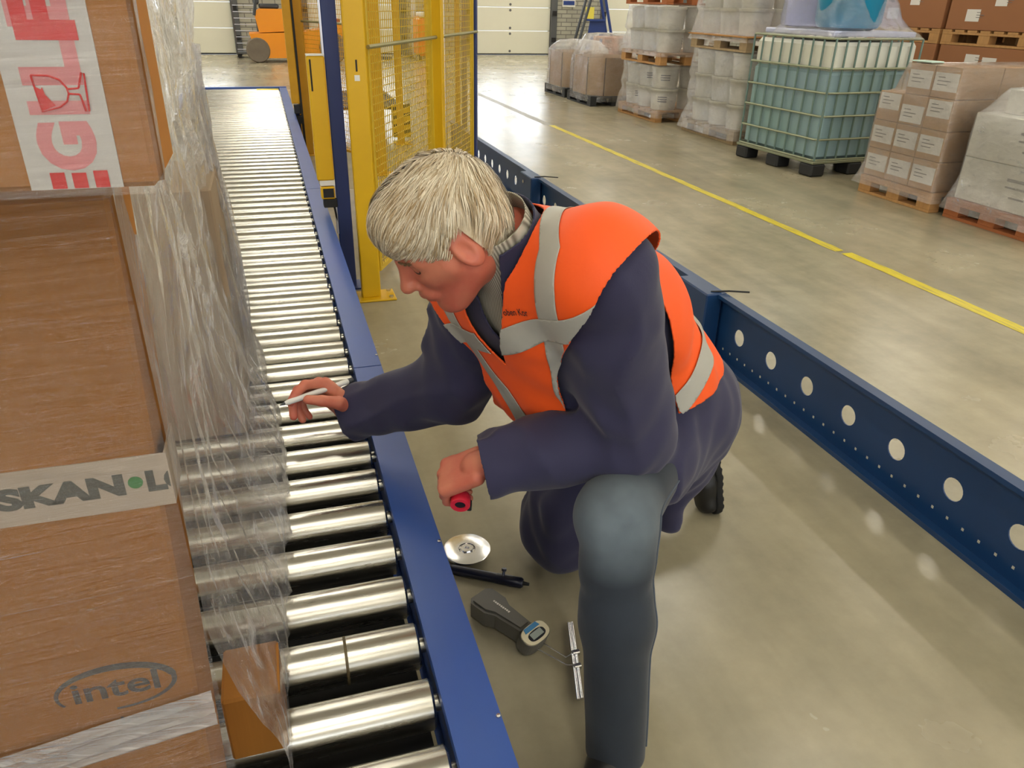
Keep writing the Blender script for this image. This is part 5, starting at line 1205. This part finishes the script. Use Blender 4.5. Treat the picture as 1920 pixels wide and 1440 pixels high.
# ---------------------------------------------------------------- hi-vis vest
M_VEST = cloth('hivis_orange', srgb(255, 92, 18), .6, var=(3, .05), sheen=.05); M_REFL = mat('reflective_tape', srgb(176, 174, 164), .45, var=(30, .06))
M_VEST.node_tree.nodes['Principled BSDF'].inputs['Emission Strength'].default_value = 0.0
def vest_sdf(P):
    d = torso_sdf(P, .014)
    for S, E in ((LSH, LEL), (RSH, REL)): d = smin(d, s_cap(P, CH - .02 * FR, S, .092, .104), .03); d = smin(d, s_cap(P, S, S + .08 * nrm(E - S), .104, .104), .02)
    return d + .004 * np.sin(2 * PI * ((P - MID) @ (SD * .8 + UP * .5) / .09 + .6 * vnoise(P * 7, 31))) * np.clip((MID - P) @ UP / .25, 0, 1) + .002 * vnoise(P * 20, 32)
def vest_cut(V):
    u, v, w = uvw(V)
    def arm(S, E, sg):
        # oval hole round the sleeve, tilted with the upper arm
        dn = nrm(E - S); n = nrm(.80 * sg * SD + .60 * dn); q = V - S; ax = np.linalg.norm(q - (q @ dn)[:, None] * dn, axis=1)
        return smax(.030 - q @ n, ax - .112, .02)
    al = arm(LSH, LEL, 1); ar = arm(RSH, REL, -1)
    nk = np.linalg.norm((V - (NB + .03 * NA)) , axis=1) - .088
    vv = np.where(v > 0, np.abs(u + .015) - .080 * np.clip((w + .07) / .19, 0, 1.3) + np.where(w < -.07, .1, 0), 1)
    hem = w + .415 - .69 * np.clip(v, -.08, .2)
    return np.minimum.reduce([al, ar, nk, vv, hem])
V, Qd = surf(vest_sdf, (.2, .85, .3), (1.1, 1.75, 1.2), 0.006)
T = tri(Qd); V, T = cut(V, T, vest_cut(V)); V = smooth(V, T, 1)
vest = np_obj('safety_vest', V, T, M_VEST, person, .003, 1.0)
Nn = vnormals(V, T); Vo = V + Nn * .0042
u, v, w = uvw(V)
def stripe(s, name='reflective_strip'):
    v2, t2 = cut(Vo, T, s)
    if len(t2): np_obj(name, v2, t2, M_REFL, vest, .001, 1.0)
hb = .024
uc = np.where(v > 0, np.interp(w, [-.3, -.15, .04, .1], [.07, .080, .138, .148]), np.clip(.148 + v * .65, .075, .148))
stripe(np.minimum(hb - np.abs(np.abs(u) - uc), np.where(v > 0, w + .26, w + .33)))         # over the shoulders, down front and back
Vo = Vo + Nn * .0016
stripe(np.minimum(hb - np.abs(w + .005 - .26 * u), v + .03))                               # chest band
stripe(np.minimum(hb - np.abs(w + .36), .05 - v))                                          # band round the back
M_PRINT = mat('vest_print', srgb(60, 30, 26), .7)
tm = text_fit('name_print', 'oben Kor', .055, .0125, M_PRINT, Matrix(), vest, .0002)
n_ = len(tm.data.vertices); co = np.zeros(n_ * 3, np.float32); tm.data.vertices.foreach_get('co', co); co = co.reshape(-1, 3).astype(float)
ex = nrm(A3(.62, -.62, .26)); P0 = A3(.352, 1.150, .922) + .008 * UP; ey = nrm(np.cross(A3(-.75, -.6, .1), ex)); ey = ey if ey[2] > 0 else -ey
Pt, _ = to_surface(P0 + co[:, :1] * ex + co[:, 1:2] * ey, vest_sdf, .0055, 4)
tm.data.vertices.foreach_set('co', (Pt - np.array(person.location)).astype(np.float32).ravel()); tm.data.update()
# ---------------------------------------------------------------- shirt and collar
M_SHIRT = mat('striped_shirt', srgb(196, 192, 180), .8)
def shirt_mat():
    m, nt, b = newmat('striped_shirt_cloth'); tc = N(nt, 'ShaderNodeTexCoord'); wv = N(nt, 'ShaderNodeTexWave', wave_type='BANDS', ins={'Scale': 75.0, 'Distortion': 0.6})
    mp = N(nt, 'ShaderNodeMapping', ins={'Rotation': (0.0, 0.0, math.radians(60))}); nt.links.new(tc.outputs['Object'], mp.inputs['Vector']); nt.links.new(mp.outputs[0], wv.inputs['Vector'])
    mx = N(nt, 'ShaderNodeMix', data_type='RGBA'); mx.inputs['A'].default_value = srgb(196, 190, 172); mx.inputs['B'].default_value = srgb(120, 114, 100); nt.links.new(wv.outputs[0], mx.inputs['Factor']); nt.links.new(mx.outputs['Result'], b.inputs['Base Color']); b.inputs['Roughness'].default_value = .85
    return m
M_SHIRT = shirt_mat()
def shirt_sdf(P):
    d = torso_sdf(P, -.014); return smin(d, s_cap(P, NB, NB + .10 * NA, .068, .066), .02) + .002 * vnoise(P * 18, 51)
def shirt_cut(V):
    u, v, w = uvw(V); return np.minimum(w + .35, .088 - (V - NB) @ NA)
V, Qd = surf(shirt_sdf, (.15, .95, .6), (.8, 1.6, 1.2), 0.006); T = tri(Qd); V, T = cut(V, T, shirt_cut(V)); np_obj('shirt', V, T, M_SHIRT, person, .002)
# ---------------------------------------------------------------- jeans and shoes
M_JEAN = cloth('dark_jeans', srgb(34, 43, 54), .85, var=(9, .3))
def fade(m, c, rad, col):
    # denim worn pale over the knee
    nt = m.node_tree; b = nt.nodes['Principled BSDF']; src = b.inputs['Base Color'].links[0].from_socket
    tc = N(nt, 'ShaderNodeTexCoord'); mp = N(nt, 'ShaderNodeMapping', ins={'Location': tuple(-x / rad for x in c), 'Scale': (1 / rad,) * 3}); nt.links.new(tc.outputs['Object'], mp.inputs['Vector'])
    gr = N(nt, 'ShaderNodeTexGradient', gradient_type='SPHERICAL'); nt.links.new(mp.outputs[0], gr.inputs['Vector']); no = N(nt, 'ShaderNodeTexNoise', ins={'Scale': 9.0, 'Detail': 3.0}); nt.links.new(tc.outputs['Object'], no.inputs['Vector'])
    mu = N(nt, 'ShaderNodeMath', operation='MULTIPLY'); nt.links.new(gr.outputs['Fac'], mu.inputs[0]); nt.links.new(no.outputs[0], mu.inputs[1]); m2 = N(nt, 'ShaderNodeMath', operation='MULTIPLY', use_clamp=True, ins={1: 2.2}); nt.links.new(mu.outputs[0], m2.inputs[0])
    mx = N(nt, 'ShaderNodeMix', data_type='RGBA'); nt.links.new(src, mx.inputs['A']); mx.inputs['B'].default_value = col; nt.links.new(m2.outputs[0], mx.inputs['Factor']); nt.links.new(mx.outputs['Result'], b.inputs['Base Color'])
fade(M_JEAN, A3(.525, 1.01, .565) - np.array(person.location), .13, srgb(104, 116, 124)); M_SHOE = mat('black_leather', srgb(26, 26, 26), .45, var=(20, .2)); M_SOLE = mat('black_sole', srgb(18, 18, 18), .8)
def jean_sdf(P):
    d = s_cap(P, LHI, LKN, .095, .074); d = smin(d, s_cap(P, LKN, LKN + .45 * (LAN - LKN), .073, .067), .03); d = smin(d, s_cap(P, LKN + .45 * (LAN - LKN), LAN + A3(0, 0, -.03), .067, .058), .03)
    d = d + fold(P, LKN, LAN, .05, .003, 41, .5) * np.exp(-((P - LKN) @ nrm(LAN - LKN) - .08) ** 2 / .006) + .0015 * vnoise(P * 15, 44)
    r = smin(s_cap(P, RHI, RKN, .09, .068), s_cap(P, RKN, RAN + A3(.0, 0, 0), .066, .056), .02)
    return smax(np.minimum(d, r), .004 - P[:, 2], .006)
def jean_cut(V):
    a = (V[:, 2] - .075); b = np.where((V[:, 0] > .95), (RAN - V) @ nrm(RAN - RKN) + .015, 1); return np.minimum(np.where(V[:, 1] < 1.2, a, 1), b)
V, Qd = surf(jean_sdf, (.38, .78, -.02), (1.2, 1.75, .7), 0.006); T = tri(Qd); V, T = cut(V, T, jean_cut(V)); jeans = np_obj('jeans', V, T, M_JEAN, person, .003)
# outer seam of the left leg
sp = np.array([LHI + .2 * (LKN - LHI) + A3(.02, -.10, 0) , LKN + A3(.085, -.05, .02), LKN + .3 * (LAN - LKN) + A3(.08, -.04, 0), LKN + .65 * (LAN - LKN) + A3(.08, -.04, 0), LAN + A3(.08, -.04, 0)])
tq = np.linspace(0, 4, 60); sp = np.stack([np.interp(tq, range(5), sp[:, i]) for i in range(3)], 1); sp, _ = to_surface(sp, jean_sdf, .0008, 4)
mb = MB().tube([tuple(p - np.array(person.location)) for p in sp], .0022, 6); mb.build('seam', cloth('seam_denim', srgb(70, 80, 92)), jeans, True)
def shoe(ank, heel, toe, upv):
    """ankle boot between heel and toe (sole side points against upv)"""
    fw = nrm(toe - heel); Fm = frame(fw, z=upv); Z = Fm[2]; L = np.linalg.norm(toe - heel)
    def up(P):
        d = s_ecap(P, heel + fw * .045 + Z * .045, heel + fw * L * .55 + Z * .045, Fm[1], (.036, .042), (.044, .040))
        d = smin(d, s_ecap(P, heel + fw * L * .55 + Z * .04, toe - fw * .05 + Z * .036, Fm[1], (.045, .038), (.042, .032)), .03)
        d = smin(d, s_cap(P, heel + fw * .07 + Z * .06, ank, .042, .045), .03)
        return smax(d, -((P - heel) @ Z - .022), .004)
    def so(P):
        d = smin(s_ecap(P, heel + fw * .045 + Z * .012, heel + fw * L * .5 + Z * .012, Fm[1], (.042, .04), (.046, .04)), s_ecap(P, heel + fw * L * .5 + Z * .012, toe - fw * .048 + Z * .012, Fm[1], (.047, .04), (.046, .04)), .02)
        h = (P - heel) @ Z; tread = .004 * (np.sin(((P - heel) @ fw) * 2 * PI / .024) > 0)
        return smax(smax(d, h - .026, .003), -h + tread, .003)
    lo = np.minimum.reduce([ank, heel, toe]) - .1; hi = np.maximum.reduce([ank, heel, toe]) + .1
    V, Q_ = surf(up, lo, hi, .004); s = np_obj('work_shoe', V, Q_, M_SHOE, person)
    V, Q_ = surf(so, lo, hi, .004); np_obj('sole', V, Q_, M_SOLE, s)
    mb = MB()
    for k in range(4):
        c = heel + fw * (L * .48 + k * .022) + Z * (.088 - .006 * k); mb.tube([c - Fm[1] * .026 - Z * .008, c + Z * .002, c + Fm[1] * .026 - Z * .008], .0025, 5)
    mb.v = [tuple(Vector(p) - person.location) for p in mb.v]; mb.build('laces', M_BLACK, s, True)
    return s
shoe(RAN, A3(1.17, 1.715, .255), A3(1.195, 1.65, -.015), nrm(A3(-1, -.1, -.05)))
lt = A3(.33, .77, .0); shoe(LAN, A3(.545, .945, .0), A3(.37, .745, .0), A3(0, 0, 1))

# ---------------------------------------------------------------- hair
def hair_mat():
    m, nt, b = newmat('grey_blond_hair'); tc = N(nt, 'ShaderNodeTexCoord'); no = N(nt, 'ShaderNodeTexNoise', ins={'Scale': 38.0, 'Detail': 5.0, 'Roughness': 0.7}); nt.links.new(tc.outputs['Object'], no.inputs['Vector'])
    cr = N(nt, 'ShaderNodeValToRGB'); e = cr.color_ramp.elements; e[0].position = .30; e[0].color = srgb(196, 176, 138); e[1].position = .62; e[1].color = srgb(244, 234, 208); nt.links.new(no.outputs[0], cr.inputs[0]); nt.links.new(cr.outputs[0], b.inputs['Base Color'])
    b.inputs['Roughness'].default_value = .42; b.inputs['Sheen Weight'].default_value = .2; return m
M_HAIR = hair_mat()
CROWN = A3(-.065, .01, .105)
def hairline(q):
    x, y, z = q[:, 0], np.abs(q[:, 1]), q[:, 2]
    zl = np.interp(x, [-.12, -.06, -.035, -.02, .0, .012, .024, .04, .06, .075, .11], [-.066, -.064, -.030, .040, .042, -.006, -.006, .034, .045, .046, .046])
    return z - zl
def hair_shell(q, g=0.0):
    d = s_ell(q, A3(-.014, 0, .036), I3, (.105 + g, .083 + g, .098 + g)); d = smin(d, s_ell(q, A3(-.040, 0, -.015), I3, (.072 + g, .070 + g, .070 + g)), .03)
    return smin(d, s_ell(q, A3(.055, .0, .075), I3, (.038 + g, .054 + g, .034 + g)), .04)       # fringe volume
def hair_sdf(P):
    return hair_local((P - HC) @ HF.T / HS) * HS
def hair_local(q):
    c = q - CROWN; r = np.linalg.norm(c, axis=1) + 1e-6; az = np.arctan2(c[:, 1], c[:, 0])
    n = vnoise(np.stack([az * 7 + r * 12, r * 14, c[:, 2] * 8], 1), 61); n2 = vnoise(np.stack([az * 22 + r * 20, r * 26, c[:, 2] * 20], 1), 62)
    return hair_shell(q) + .0045 * n + .0010 * n2
V, Qd = surf(lambda P: near(P, HC, .19, hair_sdf), HC - .22, HC + .22, .0035); T = tri(Qd); V, T = cut(V, T, hairline((V - HC) @ HF.T / HS))
hair = np_obj('hair', V, T, M_HAIR, person, .006, -1.0)
rng = np.random.RandomState(5); idx = rng.randint(0, len(V), 11000); R0 = (V[idx] - HC) @ HF.T / HS
def on_shell(q, off):
    P_, G = to_surface(q.copy(), lambda x: hair_local(x), off, 2); return P_, G
seg = 7; L_ = rng.uniform(.045, .085, len(R0)) * np.where(hairline(R0) < .03, .45, 1.0); pos = R0; rows = []
swirl = rng.normal(0, .16, len(R0)); lift = rng.uniform(.001, .006, len(R0))
_, G = on_shell(pos, 0)
for k in range(seg):
    t = k / (seg - 1); c = pos - CROWN; az = np.arctan2(c[:, 1], c[:, 0]); _, G = to_surface(pos.copy(), hair_shell, 0, 1)
    flow = c + np.stack([np.full(len(c), .045), .03 * np.sign(c[:, 1] + .01), -.02 * np.ones(len(c))], 1)
    wv = vnoise(pos * 18, 71); side = np.cross(G, flow); d = flow + side * (swirl * .5 + .42 * wv)[:, None]; d = d - (d * G).sum(1)[:, None] * G; d /= np.linalg.norm(d, axis=1)[:, None] + 1e-9
    sd_ = np.cross(G, d); base, _ = on_shell(pos, 0.0); p = base + G * (.001 + lift * math.sin(PI * min(1, t * .8 + .1)) + .0012)[:, None]
    rows.append((p, sd_)); pos = pos + d * (L_ / seg)[:, None]
near_ear = np.zeros(len(R0), bool)
for p, _ in rows: near_ear |= (np.abs(p[:, 1]) > .055) & (p[:, 0] > -.030) & (p[:, 0] < .010) & (p[:, 2] < .022)
rows = [(p[~near_ear], s_[~near_ear]) for p, s_ in rows]; R0 = R0[~near_ear]
wd = rng.uniform(.0005, .0012, len(R0)); VV = []; FF = []
for k, (p, sd_) in enumerate(rows):
    ww = wd * (1 - .85 * (k / (seg - 1)) ** 2); VV.append(p - sd_ * ww[:, None]); VV.append(p + sd_ * ww[:, None])
VV = np.stack(VV, 1); n = len(R0); VV = VV.reshape(-1, 3)
for k in range(seg - 1):
    b0 = np.arange(n) * 2 * seg + 2 * k; FF.append(np.stack([b0, b0 + 1, b0 + 3, b0 + 2], 1))
FF = np.concatenate(FF); st_ = np_obj('hair_strands', VV * HS @ HF + HC, FF, M_HAIR, hair); st_['kind'] = 'stuff'
tone = np.repeat(rng.rand(n) * .75 + .25 * vnoise(R0 * 30, 77), 2 * seg) ; at_ = st_.data.attributes.new('tone', 'FLOAT', 'POINT'); at_.data.foreach_set('value', tone.astype(np.float32))
m_ = M_HAIR.copy(); m_.name = 'grey_blond_strand'; nt = m_.node_tree; cr_ = [k for k in nt.nodes if k.type == 'VALTORGB'][0]; an_ = N(nt, 'ShaderNodeAttribute', attribute_name='tone'); nt.links.new(an_.outputs['Fac'], cr_.inputs[0])
e = cr_.color_ramp.elements; e[0].position = 0.0; e[0].color = srgb(168, 142, 100); e[1].position = .8; e[1].color = srgb(246, 236, 210); st_.data.materials.clear(); st_.data.materials.append(m_)
# eyebrows
M_BROW = mat('brow_hair', srgb(150, 122, 88), .6)
for s in (-1, 1):
    mb = MB()
    for k in range(26):
        a = .016 + .032 * k / 25; p = HL(.096 - .35 * (a - .016) - (.25 * max(0, a - .03)), s * a, .0225 + random.uniform(-.003, .003)); d = HF[1] * s * .011 + HF[2] * .003 - HF[0] * .003
        mb.tube([p, p + d * .5 + HF[0] * .002, p + d], [.0013, .0011, .0002], 4)
    mb.v = [tuple(Vector(p) - person.location) for p in mb.v]; mb.build('eyebrow', M_BROW, person, True)['kind'] = 'stuff'

# pen in the right hand, red tape ring in the left
pin = (RTIP[0][0] + RTIP[4][0]) / 2 + RFm[2] * .010; tail = RWR + RFm[0] * .06 + RFm[2] * .044 + RFm[1] * .03
pd = nrm(tail - pin); p0 = pin - pd * .055; p1 = tail - pd * .004
pen = thing('pen', 'white marker pen held in the right hand over the rollers', 'pen', tuple(p0))
def pl(a): return tuple(np.asarray(a) - p0)
mb = MB().tube([pl(p0 + pd * .012), pl(p0 + pd * .02), pl(p0 + pd * .075), pl(p1)], [.0035, .006, .0065, .0065], 12); mb.build('barrel', M_WHITEP, pen, True)
MB().tube([pl(p0), pl(p0 + pd * .012)], [.0012, .0035], 10).build('nib', M_GREY, pen, True)
MB().tube([pl(p1), pl(p1 + pd * .014)], [.0068, .0060], 12).build('end_plug', M_GREY, pen, True)
rc = LWR + LFm[0] * .086 - LFm[2] * .036 + LFm[1] * .038
M_RED = mat('red_plastic', srgb(214, 40, 62), .4)
ra_ = nrm(LFm[1] + .15 * A3(0, 0, 1)); Rz = Matrix(frame(ra_, z=A3(0, 0, 1)).T.tolist()).to_4x4()
rr = thing('tape_ring', 'small red plastic ring with black clip held in the left hand', 'tape', tuple(rc))
MB().lathe([(.011, -.012), (.019, -.012), (.020, -.010), (.020, .010), (.019, .012), (.011, .012), (.010, .0), (.011, -.012)], 24, M=Rz, axis='x').build('ring', M_RED, rr, True)
MB().lathe([(.0102, -.006), (.0108, -.006), (.0108, .009), (.0102, .009)], 20, M=Rz, axis='x').build('inner_sleeve', M_DARK, rr, True)
MB().box((-.010, .012, -.020), (.010, .022, -.006), .002, M=Rz).build('clip', M_BLACK, rr)

# button on the coat lapel
bp_, bg_ = to_surface(A3(.300, 1.262, .905)[None], coat_sdf, .002, 6); bq = Matrix.Translation(Vector(bp_[0] - np.array(person.location))) @ Vector(bg_[0]).to_track_quat('Z', 'Y').to_matrix().to_4x4()
MB().lathe([(.0, .0), (.0075, .0), (.0078, .0015), (.006, .003), (.0045, .0022), (0, .0022)], 16, M=bq).build('button', mat('horn_button', srgb(176, 160, 124), .35), coat, True)

# lash lines of the lowered eyelids, also painting the shade of the eye sockets
for s in (-1, 1):
    lp = np.array([HL(.085 - .9 * max(0, a - .026), s * a, .001 - .004 * math.sin(PI * (a - .016) / .032)) for a in np.linspace(.016, .046, 12)]); lp, _ = to_surface(lp, head_sdf, .0004, 5)
    mb = MB().tube([tuple(p - np.array(person.location)) for p in lp], [.0004] + [.0011] * 10 + [.0004], 6); mb.build('eyelashes', mat('lash_brown', srgb(74, 48, 38), .7), person, True)
